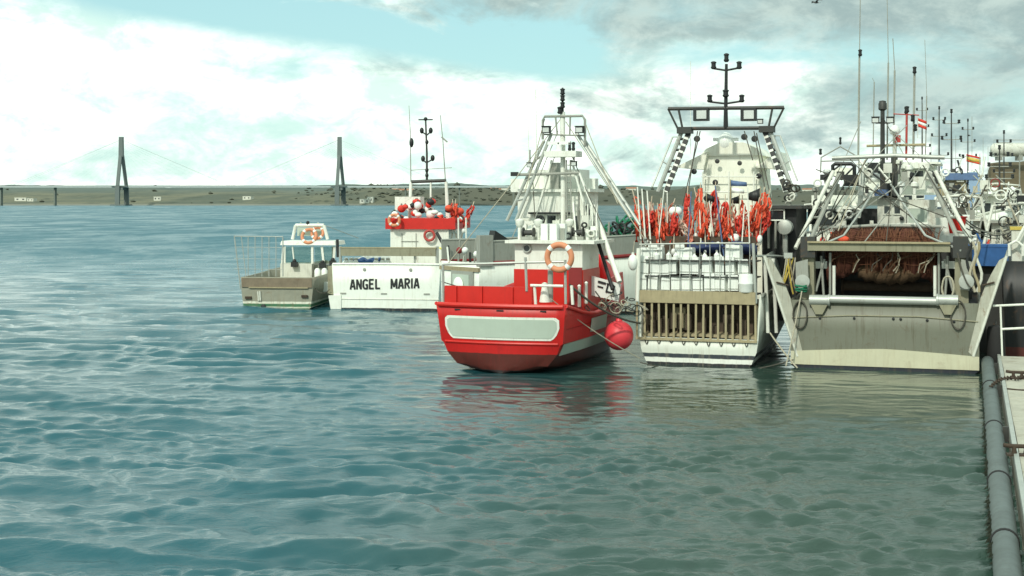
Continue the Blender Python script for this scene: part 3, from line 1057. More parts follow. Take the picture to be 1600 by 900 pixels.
side_strip(0.15, 9.0, 0.62, 1.02, 'side_band', 'pale_panel')
side_strip(3.0, 5.2, 1.22, 1.72, 'side_panel', 'pale_panel')
# raised plate at the port side of the stern and the stern rails
p0, p1 = RB.P(697, 480, 0.35), RB.P(833, 480, 0.35)
RB.part(MB().box(((p0.x + p1.x) / 2, 0.25, 2.68), (p1.x - p0.x, 0.10, 0.62)), 'stern_plate', 'red_paint')
for px in (712, 752, 800):
    q = RB.P(px, 460, 0.15)
    RB.part(MB().box((q.x, 0.165, 2.68), (0.07, 0.07, 0.60)), 'plate_rib', 'red_paint')
RB.tube('stern_handrail', 'galvanised', [(693, 413, 0.3), (760, 412, 0.2), (821, 410, 0.2), (884, 409, 0.3)], 0.045, 8)
for a, b in (((692, 413, 0.3), (693, 478, 0.3)), ((821, 402, 0.2), (823, 455, 0.2)), ((883, 406, 0.25), (884, 475, 0.25))):
    RB.tube('stanchion', 'galvanised', [a, b], 0.05, 8)
RB.tube('step_rail', 'white_paint', [(829, 446, 0.25), (880, 447, 0.25)], 0.05, 8)
for px in (835, 893):
    RB.tube('rail_post', 'white_paint', [(px, 446, 0.3), (px + 2, 476, 0.3)], 0.055, 8)
RB.part(MB().lathe([(0.2, 0), (0.18, 0.1), (0.10, 0.55), (0.085, 0.62), (0.11, 0.66), (0.02, 0.7)], RB.P(851, 472, 0.7), n=12), 'bollard', 'white_paint')
RB.tube('gantry_post', 'grey_paint', [(860, 422, 0.8), (860, 472, 0.8)], 0.10, 8)
# deckhouse: red below, white above, overhanging roof
a, b = RB.P(803, 475, 2.4), RB.P(911, 475, 2.4)
cx, wd = (a.x + b.x) / 2, b.x - a.x
z0, z1, z2 = 1.6, RB.P(850, 421, 2.4).z, RB.P(850, 380, 2.4).z
RB.part(MB().box((cx, 3.6, (z0 + z1) / 2), (wd, 2.4, z1 - z0)), 'deckhouse_base', 'red_paint')
dh = RB.part(MB().box((cx, 3.6, (z1 + z2) / 2), (wd - 0.06, 2.36, z2 - z1)), 'deckhouse', 'white_paint')
RB.part(MB().box((cx + 0.12, 3.6, z2 + 0.05), (wd + 0.75, 3.0, 0.11)), 'roof', 'white_paint', dh)
RB.part(MB().torus(RB.P(823, 388, 2.35), 0.14, 0.03, n=16, k=6), 'porthole_rim', 'galvanised', dh)
RB.part(MB().lathe([(0.13, 0), (0.13, 0.03)], RB.P(823, 388, 2.40), (0, -1, 0), n=16), 'porthole_glass', 'window_glass', dh)
q = RB.P(899, 440, 2.36)
RB.part(MB().box((q.x, 2.37, 2.75), (0.5, 0.06, 1.7)), 'side_door', 'dark_red', dh)
# wheelhouse behind and above it
a, b = RB.P(809, 390, 5.2), RB.P(916, 390, 5.2)
cx2, wd2 = (a.x + b.x) / 2, b.x - a.x
zt = RB.P(870, 300, 5.2).z
wh = RB.part(MB().box((cx2, 6.1, (z2 + zt) / 2 - 0.2), (wd2, 1.8, zt - z2 + 0.4)), 'wheelhouse', 'white_paint')
RB.part(MB().box((cx2, 6.1, zt + 0.06), (wd2 + 0.4, 2.2, 0.12)), 'wheelhouse_roof', 'white_paint', wh)
for px in (842, 862, 882):
    window(RB, RB.P(px, 349, 5.18), 0.34, 0.62, wh)
RB.part(MB().box((RB.P(860, 334, 5.1).x, 5.05, RB.P(860, 333, 5.1).z), (1.7, 0.25, 0.07)), 'window_hood', 'black_paint', wh)
for px in (901, 910):
    window(RB, RB.P(px, 352, 5.18), 0.20, 0.72, wh)
# upper box in front of the mast
a, b = RB.P(824, 300, 6.0), RB.P(904, 300, 6.0)
ub = RB.part(MB().box(((a.x + b.x) / 2, 6.9, (zt + RB.P(860, 291, 6).z) / 2 + 0.35), (b.x - a.x, 1.5, 0.85)), 'upper_bridge', 'white_paint')
for k in (-1, 1):
    RB.part(MB().box(((a.x + b.x) / 2 + k * 1.35, 6.2, zt + 0.28), (0.75, 0.5, 0.5)), 'locker', 'white_paint', ub)
# clutter of gear on the deckhouse roof: hauler, vents, winch, tanks
rgn = random.Random(4)
zr = z2 + 0.11
for px, kind in ((812, 'vent'), (826, 'winch'), (841, 'vent'), (852, 'bin'), (866, 'bin'), (879, 'bin'), (890, 'vent'), (903, 'winch'), (918, 'vent')):
    q = RB.P(px, 378, 3.2 + rgn.uniform(-.5, .6)); q.z = zr
    if kind == 'vent':
        RB.part(MB().lathe([(0.07, 0), (0.07, 0.45), (0.16, 0.55), (0.17, 0.72), (0.05, 0.78)], q, n=10), 'ventilator', 'white_paint')
    elif kind == 'winch':
        o = RB.part(MB().lathe([(0.2, -0.22), (0.2, -0.18), (0.10, -0.16), (0.10, 0.16), (0.2, 0.18), (0.2, 0.22)], q + Vector((0, 0, 0.26)), (1, 0, 0), n=12), 'winch_drum', 'dark_steel')
        RB.part(MB().box(q + Vector((0, 0, 0.06)), (0.5, 0.4, 0.12)), 'winch_bed', 'grey_paint')
    else:
        RB.part(MB().box(q + Vector((0, 0, 0.3)), (0.27, 0.3, 0.6)), 'gear_box', 'white_plastic')
for i in range(16):
    px = 898 + 2.6 * i
    RB.tube('rod', 'white_paint' if i % 3 else 'grey_paint', [(px, 376, 3.6 + rgn.uniform(-.5, .8)), (px + rgn.uniform(-6, 4), 318 + rgn.uniform(-8, 22), 4.2)], 0.03, 5)
for i in range(22):
    q = RB.P(rgn.uniform(812, 928), 376 - rgn.uniform(0, 34), 3.4 + rgn.uniform(-.4, .9))
    m_ = rgn.choice(['white_paint', 'white_plastic', 'white_paint', 'black_paint', 'grey_paint', 'old_white'])
    if i % 2:
        RB.part(MB().box(q, (rgn.uniform(.1, .34), .2, rgn.uniform(.1, .4))), 'deck_fitting', m_)
    else:
        RB.part(MB().torus(q, rgn.uniform(.08, .16), .035, (rgn.uniform(-.5, .5), 1, rgn.uniform(-.5, .5)), n=12, k=6), 'hose_loop', m_)
RB.part(MB().lathe([(0.05, -0.85), (0.34, -0.78), (0.38, -0.6), (0.38, 0.6), (0.34, 0.78), (0.05, 0.85)], RB.P(858, 366, 3.9), (1, 0, 0), n=16), 'water_tank', 'white_paint')
# funnel with dark grille, then mast with ladder
RB.part(MB().box(RB.P(868, 292, 5.9), (0.34, 0.3, 1.9)), 'exhaust_casing', 'grey_paint')
RB.tube('mast', 'white_paint', [(880, 375, 4.6), (880, 300, 4.7), (879, 175, 4.7)], 0.10, 10)
RB.tube('topmast', 'black_paint', [(879, 180, 4.7), (879, 137, 4.7)], 0.055, 8, r1=0.035)
for py in (142, 152, 163):
    mast_light(RB, RB.P(879, py + 6, 4.62), 0.10, 0.24)
mast_light(RB, RB.P(875, 178, 4.6), 0.11, 0.28)
for px in (887, 893):
    RB.tube('ladder_side', 'grey_paint', [(px, 372, 4.4), (px - 2, 250, 4.4)], 0.03, 6)
for py in range(258, 370, 9):
    RB.tube('ladder_rung', 'grey_paint', [(887, py, 4.4), (893, py, 4.4)], 0.022, 5)
# arch frame at the top
RB.tube('arch_frame', 'grey_paint', [(848, 218, 4.6), (848, 188, 4.6), (851, 182, 4.6), (910, 181, 4.6), (914, 187, 4.6), (914, 228, 4.6)], 0.05, 8)
for a, b in (((868, 183, 4.6), (871, 212, 4.6)), ((891, 183, 4.6), (890, 212, 4.6)), ((848, 210, 4.6), (914, 212, 4.6))):
    RB.tube('frame_brace', 'grey_paint', [a, b], 0.035, 6)
for px, s_ in ((854, -1), (906, 1)):
    lamp_head(RB, RB.P(px, 203, 4.45), 0.30)
# tripod legs either side
for a, b in (((862, 208, 4.8), (806, 345, 4.0)), ((850, 220, 4.9), (792, 345, 4.3)), ((900, 206, 4.8), (985, 340, 4.0)), ((914, 220, 4.9), (1000, 352, 4.3))):
    RB.tube('mast_leg', 'galvanised', [a, b], 0.065, 8)
for f_ in (0.25, 0.5, 0.75):
    for A, B_, C_, D_ in (((862, 208), (806, 345), (850, 220), (792, 345)), ((900, 206), (985, 340), (914, 220), (1000, 352))):
        RB.tube('leg_rung', 'galvanised', [(A[0] + (B_[0] - A[0]) * f_, A[1] + (B_[1] - A[1]) * f_, 4.8 - .8 * f_), (C_[0] + (D_[0] - C_[0]) * f_, C_[1] + (D_[1] - C_[1]) * f_, 4.9 - .6 * f_)], 0.04, 6)
# lookout platform and radar
pl = RB.P(880, 241, 4.6)
RB.part(MB().box(pl, (1.25, 0.9, 0.22)), 'mast_platform', 'white_paint')
RB.part(MB().box(pl + Vector((-0.1, -0.2, 0.42)), (0.9, 0.12, 0.12)), 'radar_scanner', 'white_plastic')
RB.part(MB().lathe([(0.12, 0), (0.12, 0.25)], pl + Vector((-0.1, -0.2, 0.11)), n=10), 'radar_base', 'white_plastic')
for px in (873, 890, 896):
    mast_light(RB, RB.P(px, 236, 4.4), 0.07, 0.35)
# cross yard and hanging lights
RB.tube('yard', 'grey_paint', [(803, 273, 4.4), (855, 272, 4.4), (905, 270, 4.4)], 0.055, 8)
RB.part(MB().box(RB.P(804, 272, 4.4), (0.28, 0.14, 0.16)), 'yard_block', 'black_paint')
for px, py in ((828, 258), (897, 256)):
    lamp_head(RB, RB.P(px, py, 4.3), 0.21)
    RB.tube('lamp_hanger', 'grey_paint', [(px, py - 24, 4.4), (px, py - 3, 4.4)], 0.03, 6)
for a, b in (((840, 330, 4.4), (862, 250, 4.5)), ((915, 330, 4.4), (893, 250, 4.5)), ((905, 270, 4.4), (932, 340, 4.2))):
    RB.tube('mast_stay', 'white_paint', [a, b], 0.045, 6)
for px, top in ((825, 196), (837, 140)):
    RB.tube('whip_antenna', 'white_paint', [(px + 2, 258, 4.6), (px, top, 4.6)], 0.016, 5)
RB.tube('white_boom', 'white_paint', [(927, 322, 4.6), (946, 378, 3.8), (968, 441, 3.0)], 0.10, 10)
RB.tube('black_stay', 'black_paint', [(917, 322, 4.7), (937, 386, 3.9), (957, 452, 3.1)], 0.07, 8)
for a_, b_2 in (((879, 182), (700, 412)), ((872, 205), (800, 372)), ((884, 190), (1006, 372)), ((868, 240), (826, 372)), ((892, 240), (948, 366)), ((905, 270), (905, 372)), ((832, 272), (838, 376)),
                ((851, 186), (820, 300)), ((912, 186), (965, 318))):
    RB.tube('rigging_wire', rgn.choice(['rope_dark', 'grey_paint', 'rope_pale']), [(*a_, 4.7), ((a_[0] + b_2[0]) / 2, (a_[1] + b_2[1]) / 2 + 3, 4.2), (*b_2, 3.6)], 0.018, 5)
# side bulwark plate, the white board with black marks, gear heap beside it
bp = [RB.P(914, 428, 3.6), RB.P(918, 460, 3.6), RB.P(966, 471, 3.6), RB.P(970, 444, 3.6)]
board = MB().prism(bp, (0, 0.05, 0)).build('marked_board', 'white_plastic')
c_ = sum(bp, Vector()) / 4
bt = RB.thing('marked_board', c_, 'white board with black square marks leaning inside the red boat', 'board')
board.parent = bt
board.name = 'panel'
board.data.transform(Matrix.Translation(-c_))
mk = MB()
for dx, dz, w_, h_ in ((0.42, 0.02, 0.055, 0.34), (0.66, -0.05, 0.055, 0.34), (0.54, 0.15, 0.28, 0.055), (0.54, -0.14, 0.28, 0.055), (0.22, 0.22, 0.30, 0.08), (0.16, 0.06, 0.22, 0.05)):
    mk.box((dx - 0.25, -0.03, dz), (w_, 0.03, h_), rot=Matrix.Rotation(0.25, 3, 'Y'))
mk.build('black_mark', 'black_paint', bt)
RB.part(MB().prism([(2.05, 5.6, 1.6), (2.05, 9.6, 1.8), (1.95, 9.6, 3.1), (1.95, 7.0, 2.9), (1.95, 5.6, 2.8)], (0.08, 0, 0)), 'side_screen', 'red_paint')
hp = RB.thing('gear_heap', RB.P(958, 482, 3.2), 'tangle of pale rope and small gear heaped on the red boat by the board', 'rope heap')
for i in range(26):
    c = Vector((rgn.gauss(0, 0.36), rgn.gauss(0, 0.35), abs(rgn.gauss(0.0, 0.26)) - 0.1))
    MB().torus(c, rgn.uniform(0.10, 0.24), 0.02, (rgn.uniform(-1, 1), rgn.uniform(-1, 1), rgn.uniform(0.1, 1)), n=12, k=5).build('rope_turn', rgn.choice(['rope_pale', 'rope_dark', 'dark_steel', 'rope_pale']), hp)
for x in (-1.5, 0.1, 1.6):
    q_ = on_transom(x, 2.2, 0.045)
    RB.part(MB().box(q_, (0.26, 0.03, 0.05)), 'scupper', 'black_paint')
for i, px in enumerate((905, 916)):
    q_ = RB.P(px, 462 - 5 * i, 1.6 + .4 * i)
    RB.part(MB().lathe([(0.05, 0), (0.06, 0.02), (0.05, 0.7), (0.07, 0.75), (0.02, 0.8)], q_ - Vector((0, 0, .4)), n=8), 'rail_post', 'white_paint')
lifebuoy(RB.W(RB.P(874, 402, 0.12)), -RB.th, 0.44, 0.105, 'orange lifebuoy with white bands hung on the red boat stern rail')
fd = empty('ball_fender', at(967, 524, 52.0), 0, 'big round pink fender hanging off the red boat side', 'fender')
MB().ball((0, 0, 0), 0.54, 28, 18, (1, 1, 1.02)).build('ball', 'pink_fender', fd)
MB().lathe([(0.16, 0.48), (0.12, 0.58), (0.09, 0.66), (0.02, 0.68)], n=12).build('neck', 'pink_fender', fd)
rope(at(967, 498, 52.0), RB.W(RB.P(930, 455, 3.0)), 0.05, 0.025, 'short rope holding the pink ball fender', 'rope_dark')
rope(RB.W(RB.P(862, 468, 0.6)), at(1000, 560, 51.3), 0.12, 0.018, 'thin line running from the red boat stern down to the longliner')
rope(RB.W(RB.P(890, 445, 0.6)), at(1000, 505, 51.6), 0.25, 0.04, 'thick dark mooring rope from the red boat rail to the longliner', 'rope_dark')
rope(RB.W(RB.P(690, 440, 0.3)), RB.W(RB.P(800, 466, 0.9)), 0.05, 0.02, 'slack line along the red boat stern rail', 'rope_dark')

# ------------------------------------------------------------------ the longliner with marker poles
LL = Boat('fishing_boat', 'white longliner with a slatted stern gate and red marker flags', 1091, 51.5, 18.1)
mat('white_hull', (0, 0, 0), 0.45, var=0.07, streak=0.45, streakcol=(0.34, 0.30, 0.22), rust=0.15,
    bands=[(-9, (0.02, 0.022, 0.025)), (0.10, (0.75, 0.77, 0.70)), (0.27, (0.03, 0.04, 0.05)), (0.42, (0.63, 0.66, 0.58))])
s_ = std_stations(15.5, 2.35, 2.6, 3.7, n=14, stern=0.95, wl=0.45, fl=0.86)
s_[0] = [(x, 0.0, z) for x, y, z in s_[0]]
for i in range(1, 14):
    pass
# the transom stops below the gate: first station is cut low, the next steps up
low = [(x, 0.0, min(z, 1.02)) for x, y, z in s_[0]]
low[-1] = (2.16, 0.0, 1.0); low[-2] = (2.10, 0.0, 0.55)
nxt = [(x, 0.22, z) for x, y, z in s_[0]]
nxt[-2] = (2.17, 0.22, 1.1); nxt[-1] = (2.22, 0.22, 2.6)
hull(LL, [low, nxt] + s_[1:], 'white_hull', thick=0.07, deck=lambda t: 1.0 + 1.3 * t, deck_y0=0.15)
for sgn in (-1, 1):
    LL.part(MB().path([(sgn * (s[-1][0] + 0.04), max(0.25, s[-1][1]), s[-1][2]) for s in s_], 0.07, 8), 'gunwale', 'grey_paint')
gx0, gx1 = LL.P(996, 500, 0).x, LL.P(1181, 500, 0).x
zb, zt_ = LL.P(1090, 531, 0).z, LL.P(1090, 474, 0).z
ztt = LL.P(1090, 455, 0).z
LL.part(MB().box(((gx0 + gx1) / 2 + 0.05, -0.02, (zt_ + ztt) / 2), (gx1 - gx0 - 0.1, 0.16, ztt - zt_)), 'gate_beam', 'slat_wood')
LL.part(MB().box(((gx0 + gx1) / 2, -0.03, zb), (gx1 - gx0 + 0.1, 0.14, 0.09)), 'gate_sill', 'slat_wood')
ns = 17
for i in range(ns):
    x = gx0 + (gx1 - gx0) * i / (ns - 1)
    LL.part(MB().box((x + rgn.uniform(-.012, .012), -0.02, (zb + zt_) / 2), (0.075, 0.07, zt_ - zb), rot=Matrix.Rotation(rgn.uniform(-.012, .012), 3, 'Y')), 'gate_slat', 'slat_wood')
LL.part(MB().box(((gx0 + gx1) / 2, 0.85, 1.75), (4.2, 0.08, 1.6)), 'gate_backing', 'dark_wood')
for i in range(14):
    x = rgn.uniform(gx0 + 0.25, gx1 - 0.25)
    LL.part(MB().box((x, 0.52, 1.25 + rgn.uniform(0, 0.5)), (rgn.uniform(0.12, 0.4), 0.3, rgn.uniform(0.25, 0.8))), 'fish_box', rgn.choice(['dark_wood', 'rusty_iron', 'dark_wood', 'old_wood']))
for i in range(9):
    x = gx0 + 0.3 + i * 0.46
    LL.part(MB().path(sag((x, -0.07, zb - 0.04), (x + 0.12, -0.07, zb - 0.05), rgn.uniform(0.06, 0.16), 6), 0.018, 5), 'hanging_line', 'rope_dark')
# rack that carries the float boxes
for py in (456, 430, 405):
    q = LL.P(1090, py, 0.2)
    LL.part(MB().box(((gx0 + gx1) / 2 + 0.15, 0.55, q.z - 0.05), (gx1 - gx0 - 0.2, 0.9, 0.04)), 'rack_shelf', 'dark_steel')
rack_top = LL.P(1090, 380, 0.1).z
LL.tube('rack_rail', 'galvanised', [(999, 382, 0.05), (1090, 380, 0.05), (1172, 380, 0.05)], 0.03, 6)
for i in range(12):
    px = 1000 + i * 15.6
    LL.tube('rack_post', 'galvanised', [(px, 380, 0.08), (px, 456, 0.08)], 0.016, 5)
LL.tube('corner_post', 'white_paint', [(998, 388, -0.05), (996, 470, -0.05)], 0.085, 10)
LL.tube('corner_post', 'galvanised', [(1177, 380, 0.0), (1181, 474, 0.0)], 0.06, 10)
LL.part(MB().box(((gx0 + gx1) / 2, 1.25, 3.45), (4.1, 0.06, 2.5)), 'dark_backdrop', 'dark_wood')  # dark sheet added behind the poles for the shade in their gaps
FB = None
fb_group = 'white float boxes stacked above the longliner gate'
rows_ = [(456, 27, tuple(1004 + 17.6 * k for k in range(9))), (430, 27, (1006, 1023, 1041, 1052, 1070, 1086, 1106, 1124, 1143, 1161)), (407, 24, (1010, 1021, 1031, 1062, 1078, 1140, 1152))]
fl_lab = {0: 'white float box standing in the bottom row on the slatted gate beam', 1: 'white float box in the upper row above the slatted gate',
          2: 'white float box in the topmost loose row near the rack rail'}
for r_i, (py, hpx, xs) in enumerate(rows_):
    for px in xs:
        q = LL.P(px, py + rgn.uniform(-1, 1), 0.32 + 0.12 * r_i)
        q.y = 0.33 + 0.1 * r_i
        hh = (hpx + rgn.uniform(-3, 3)) * 0.0234
        ww = rgn.uniform(0.33, 0.385)
        if FB is None:
            FB = LL.thing('float_box', q, fl_lab[r_i], 'float box', fb_group)
            b_ = MB().box((0, 0, 0.29), (0.32, 0.34, 0.52))
            b_.box((0, 0, 0.575), (0.30, 0.32, 0.05))
            b_.build('block', 'white_plastic', FB)
            for k in (-1, 1):
                MB().box((k * 0.08, -0.176, 0.29), (0.02, 0.015, 0.46)).build('rib', 'white_plastic', FB)
            for k in (0.1, 0.46):
                MB().box((0, -0.185, k), (0.30, 0.012, 0.022)).build('strap', 'grey_paint', FB)
            FB.rotation_euler.z += rgn.uniform(-.2, .2)
            FB.scale = (ww / 0.32, 1, hh / 0.6)
        else:
            dup(FB, LL.W(q), -LL.th + rgn.uniform(-.25, .25), fl_lab[r_i], (ww / 0.32, 1, hh / 0.6), rot=(0, rgn.uniform(-.05, .05), -LL.th + rgn.uniform(-.25, .25)))
bk = LL.thing('bucket', LL.P(1162, 456, 0.3), 'round pale plastic drum at the right end of the float boxes', 'drum')
MB().lathe([(0.24, 0), (0.27, 0.04), (0.27, 0.28), (0.285, 0.3), (0.285, 0.34), (0.27, 0.36), (0.27, 0.6), (0.25, 0.66), (0.02, 0.67)], (0.12, -0.22, 0), n=18).build('drum', 'white_plastic', bk)
# little jugs between them, the loose white fender on the port corner
jg = LL.thing('plastic_jug', LL.P(1026, 408, 0.3), 'small white jug with a neck wedged among the float boxes', 'jug', 'white jugs among the float boxes')
MB().lathe([(0.09, 0), (0.105, 0.03), (0.105, 0.24), (0.035, 0.32), (0.035, 0.38), (0.01, 0.385)], n=10).build('jug_body', 'white_plastic', jg)
MB().lathe([(0.042, 0.36), (0.042, 0.41), (0.01, 0.412)], n=10).build('cap', 'grey_paint', jg)
for px, py in ((1045, 408), (1056, 409), (1085, 411), (1092, 431), (1101, 410), (1125, 411), (1139, 412), (1152, 408), (1120, 408)):
    dup(jg, LL.W(LL.P(px, py, 0.35 + rgn.uniform(0, .2))), rgn.uniform(0, 6))
cf = LL.thing('float', LL.P(989, 410, -0.1), 'oval white fender hanging at the longliner port corner', 'fender')
MB().ball((0, 0, 0), 0.19, 14, 10, (1, 1, 1.6)).lathe([(0.05, 0.28), (0.05, 0.36), (0.01, 0.37)], n=8).build('body', 'white_plastic', cf)
MB().tube((0, 0, 0.36), (0.05, 0.05, 0.8), 0.015, 5).build('lanyard', 'rope_pale', cf)
# marker poles: bamboo, rolled red flag, white float
def marker_pole(loc, rz, label, clothm, group):
    e = empty('marker_pole', loc, rz, label, 'marker pole', group)
    MB().path([(0, 0, 0), (0.01, 0.0, 1.2), (0.0, 0.0, 2.35)], 0.026, 6, 0.018).build('pole', 'pole_pale', e)
    # torn rags tied along the upper half, hanging in folds
    fm = MB()
    for s in range(rgn.randint(11, 16)):
        a0 = rgn.uniform(0, 6.28)
        top, ln = rgn.uniform(1.25, 2.15), rgn.uniform(0.35, 0.75)
        wd_ = rgn.uniform(0.03, 0.075)
        yaw = rgn.uniform(0, 6.28)
        sw = rgn.uniform(0.05, 0.30)
        r2 = []
        for i in range(6):
            t_ = i / 5
            r0 = 0.03 + sw * t_ ** 0.7 * (1 - 0.5 * t_)
            a1 = a0 + 0.8 * math.sin(t_ * 2.5 + s)
            c = Vector((math.cos(a1) * r0, math.sin(a1) * r0, top - ln * t_ + rgn.uniform(-.03, .03)))
            yw = yaw + 1.1 * math.sin(i * 1.3 + s)
            d = Vector((math.cos(yw), math.sin(yw), rgn.uniform(-.4, .4))) * wd_ * rgn.uniform(0.6, 1.3)
            r2.append([c - d, c + Vector((-d.y, d.x, 0)) * 0.5, c + d])
        fm.grid(r2)
    fm.build('flag', clothm, e, thick=0.008)
    MB().ball((0, 0, 0.45), 0.10, 10, 7, (1, 1, 1.5)).build('float', 'white_plastic', e)
    return e


mat('pale_cloth', (0.60, 0.42, 0.34), 0.8, var=0.3, scale=9)
mat('pole_pale', (0.58, 0.50, 0.38), 0.7, var=0.3, scale=3)
mat('faded_cloth', (0.60, 0.22, 0.15), 0.8, var=0.35, scale=9)
mp_g = 'red flagged marker poles standing in the longliner rack'
protos = []
for v_, cm in enumerate(('orange_cloth', 'red_cloth', 'orange_cloth', 'faded_cloth', 'faded_cloth', 'pale_cloth', 'orange_cloth')):
    protos.append(cm)
made = {}
for i in range(64):
    px = 1003 + 182 * (i + rgn.uniform(-.3, .3)) / 63
    if 1060 < px < 1072 or 1124 < px < 1130:
        continue
    ly = rgn.uniform(0.95, 2.6)
    q = LL.P(px, 398 + rgn.uniform(-8, 14), ly)
    k = (i * 5) % 7
    sc = (1.0, 1.0, rgn.uniform(0.62, 1.14))
    ro = (rgn.uniform(-.14, .10), rgn.gauss(0, .17), rgn.uniform(0, 6.28))
    if k not in made:
        made[k] = marker_pole(LL.W(q), 0, {'orange_cloth': 'orange red flag', 'red_cloth': 'deep red flag', 'faded_cloth': 'faded brick coloured flag', 'pale_cloth': 'washed out pinkish flag'}[protos[k]] + ' hanging on its pole among the longliner marker poles', protos[k], mp_g)
        made[k].rotation_euler = ro
        made[k].scale = sc
    else:
        dup(made[k], LL.W(q), None, None, sc, ro)
# bare white poles at the port end, dark pennants, a blue and white pennant
for i, px in enumerate((996, 1003, 1011)):
    q = LL.P(px + 6, 385, 1.2)
    a = LL.W(q)
    e = empty('bare_pole', a, 0, ['bare white pole leaning at the port end of the marker poles, outermost', 'second bare white pole from the port end of the marker poles',
                                  'third bare white pole from the port end of the marker poles'][i], 'pole')
    MB().path([(0, 0, 0), LL.W(LL.P(px, 292 + 3 * i, 1.4)) - a], 0.035, 7, 0.025).build('shaft', 'white_paint', e)
    MB().torus((0, 0, 0.25), 0.05, 0.02, (0, 0, 1), n=10, k=5).build('lashing', 'rope_dark', e)


def pennant(px, py, ly, label, m, w, h, m2=None, polep=None):
    p = LL.P(px, py, ly)
    e = LL.thing('pennant', p, label, 'pennant')
    MB().tube((0, 0, -1.2), (0.03, 0, h * 0.6), 0.016, 6).build('staff', 'slat_wood', e)
    rows = []
    for i in range(7):
        t_ = i / 6
        rows.append([(0.02 + w * t_, 0.05 * math.sin(t_ * 7), h * 0.5 * (1 - 0.75 * t_)), (0.02 + w * t_, 0.05 * math.sin(t_ * 7 + .5), -h * 0.5 * (1 - 0.75 * t_) - 0.1 * t_)])
    MB().grid(rows).build('cloth', m, e, thick=0.01)
    return e


pennant(1140, 286, 1.8, 'blue pennant flying above the marker poles against the cream wheelhouse', 'blue_paint', 0.62, 0.22)
pennant(1141, 297, 1.75, 'white pennant just below the blue one on the longliner', 'white_plastic', 0.5, 0.2)
pennant(1187, 305, 2.0, 'black flag drooping at the right end of the marker poles', 'black_paint', -0.45, 0.55)
pennant(1103, 309, 1.9, 'black flag in the middle of the marker poles', 'black_paint', 0.3, 0.34)
pennant(1154, 312, 2.2, 'dark flag beside the cream wheelhouse, right of the blue pennant', 'black_paint', -0.3, 0.32)
for i, px in enumerate((1052, 1059, 1144, 1149)):
    q = LL.P(px, 372 if i > 1 else 330, 1.3)
    e = LL.thing('net_float', q, ['white ball float tied among the marker poles on the left', 'white ball float beside its twin among the marker poles on the left',
                                  'white ball float hung above the blue tarpaulin', 'grey white ball float right of the one above the tarpaulin'][i], 'float')
    MB().ball((0, 0, 0), 0.17, 14, 10).build('ball', 'white_plastic', e)
    MB().torus((0, 0, 0.18), 0.04, 0.015, (0, 1, 0), n=10, k=5).build('eye', 'rope_dark', e)
tp = LL.thing('tarpaulin', LL.P(1128, 388, 1.0), 'navy blue tarpaulin bunched behind the longliner rack rail', 'tarpaulin')
rows = []
for i in range(15):
    x = -1.3 + 2.6 * i / 14
    rows.append([(x, 0.0 + 0.05 * rgn.random(), -0.24 + 0.1 * rgn.random()), (x, -0.08, -0.02 + 0.12 * rgn.random()), (x, 0.06, 0.06 + 0.22 * rgn.random()), (x, 0.3, 0.1 * rgn.random())])
MB().grid(rows).build('sheet', 'navy_tarp', tp, thick=0.02)
# cream wheelhouse
a, b = LL.P(1089, 320, 7.0), LL.P(1193, 320, 7.0)
zt3 = LL.P(1140, 243, 7.0).z
cxx = (a.x + b.x) / 2
LLc = LL.part(MB().box((cxx, 9.0, (2 + zt3) / 2), (b.x - a.x, 4.0, zt3 - 2), taper=0.82), 'wheelhouse', 'cream_paint')
LL.part(MB().prism([(cxx - 1.3, 7.3, zt3), (cxx + 1.3, 7.3, zt3), (cxx + 1.05, 7.3, zt3 + 0.3), (cxx + 0.5, 7.3, zt3 + 0.55), (cxx - 0.5, 7.3, zt3 + 0.55), (cxx - 1.05, 7.3, zt3 + 0.3)], (0, 3.2, 0)), 'wheelhouse_top', 'cream_paint', LLc)
for k, px in ((-1, 1078), (1, 1203)):
    c = LL.P(px, 252, 7.2)
    LL.part(MB().prism([(c.x - 0.6, 7.1, c.z - 0.25), (c.x + 0.6, 7.1, c.z - 0.35), (c.x + 0.55 - 0.2 * k, 7.1, c.z + 0.4)], (0, 2.5, 0)), 'bridge_wing', 'cream_paint', LLc)
for px, py in ((1121, 252), (1156, 255)):
    LL.part(MB().lathe([(0.09, 0), (0.10, 0.05), (0.04, 0.07)], LL.P(px, py, 6.98), (0, -1, 0), n=12), 'deck_light', 'dark_steel', LLc)
for px, py in ((1118, 285), (1085, 268), (1104, 310), (1186, 275)):
    LL.part(MB().lathe([(0.11, 0), (0.12, 0.06), (0.05, 0.08)], LL.P(px, py, 7.0), (0, -1, 0), n=12), 'deck_light', 'black_paint', LLc)
LL.part(MB().lathe([(0.3, 0), (0.36, 0.12), (0.34, 0.42), (0.18, 0.62), (0.02, 0.68)], LL.P(1134, 232, 7.6), n=16), 'radome', 'white_plastic')
LL.part(MB().box(LL.P(1134, 218, 7.5), (1.05, 0.12, 0.14)), 'radar_scanner', 'white_plastic')
LL.part(MB().lathe([(0.1, -0.5), (0.1, 0.1)], LL.P(1134, 222, 7.6), n=10), 'radar_base', 'white_plastic')
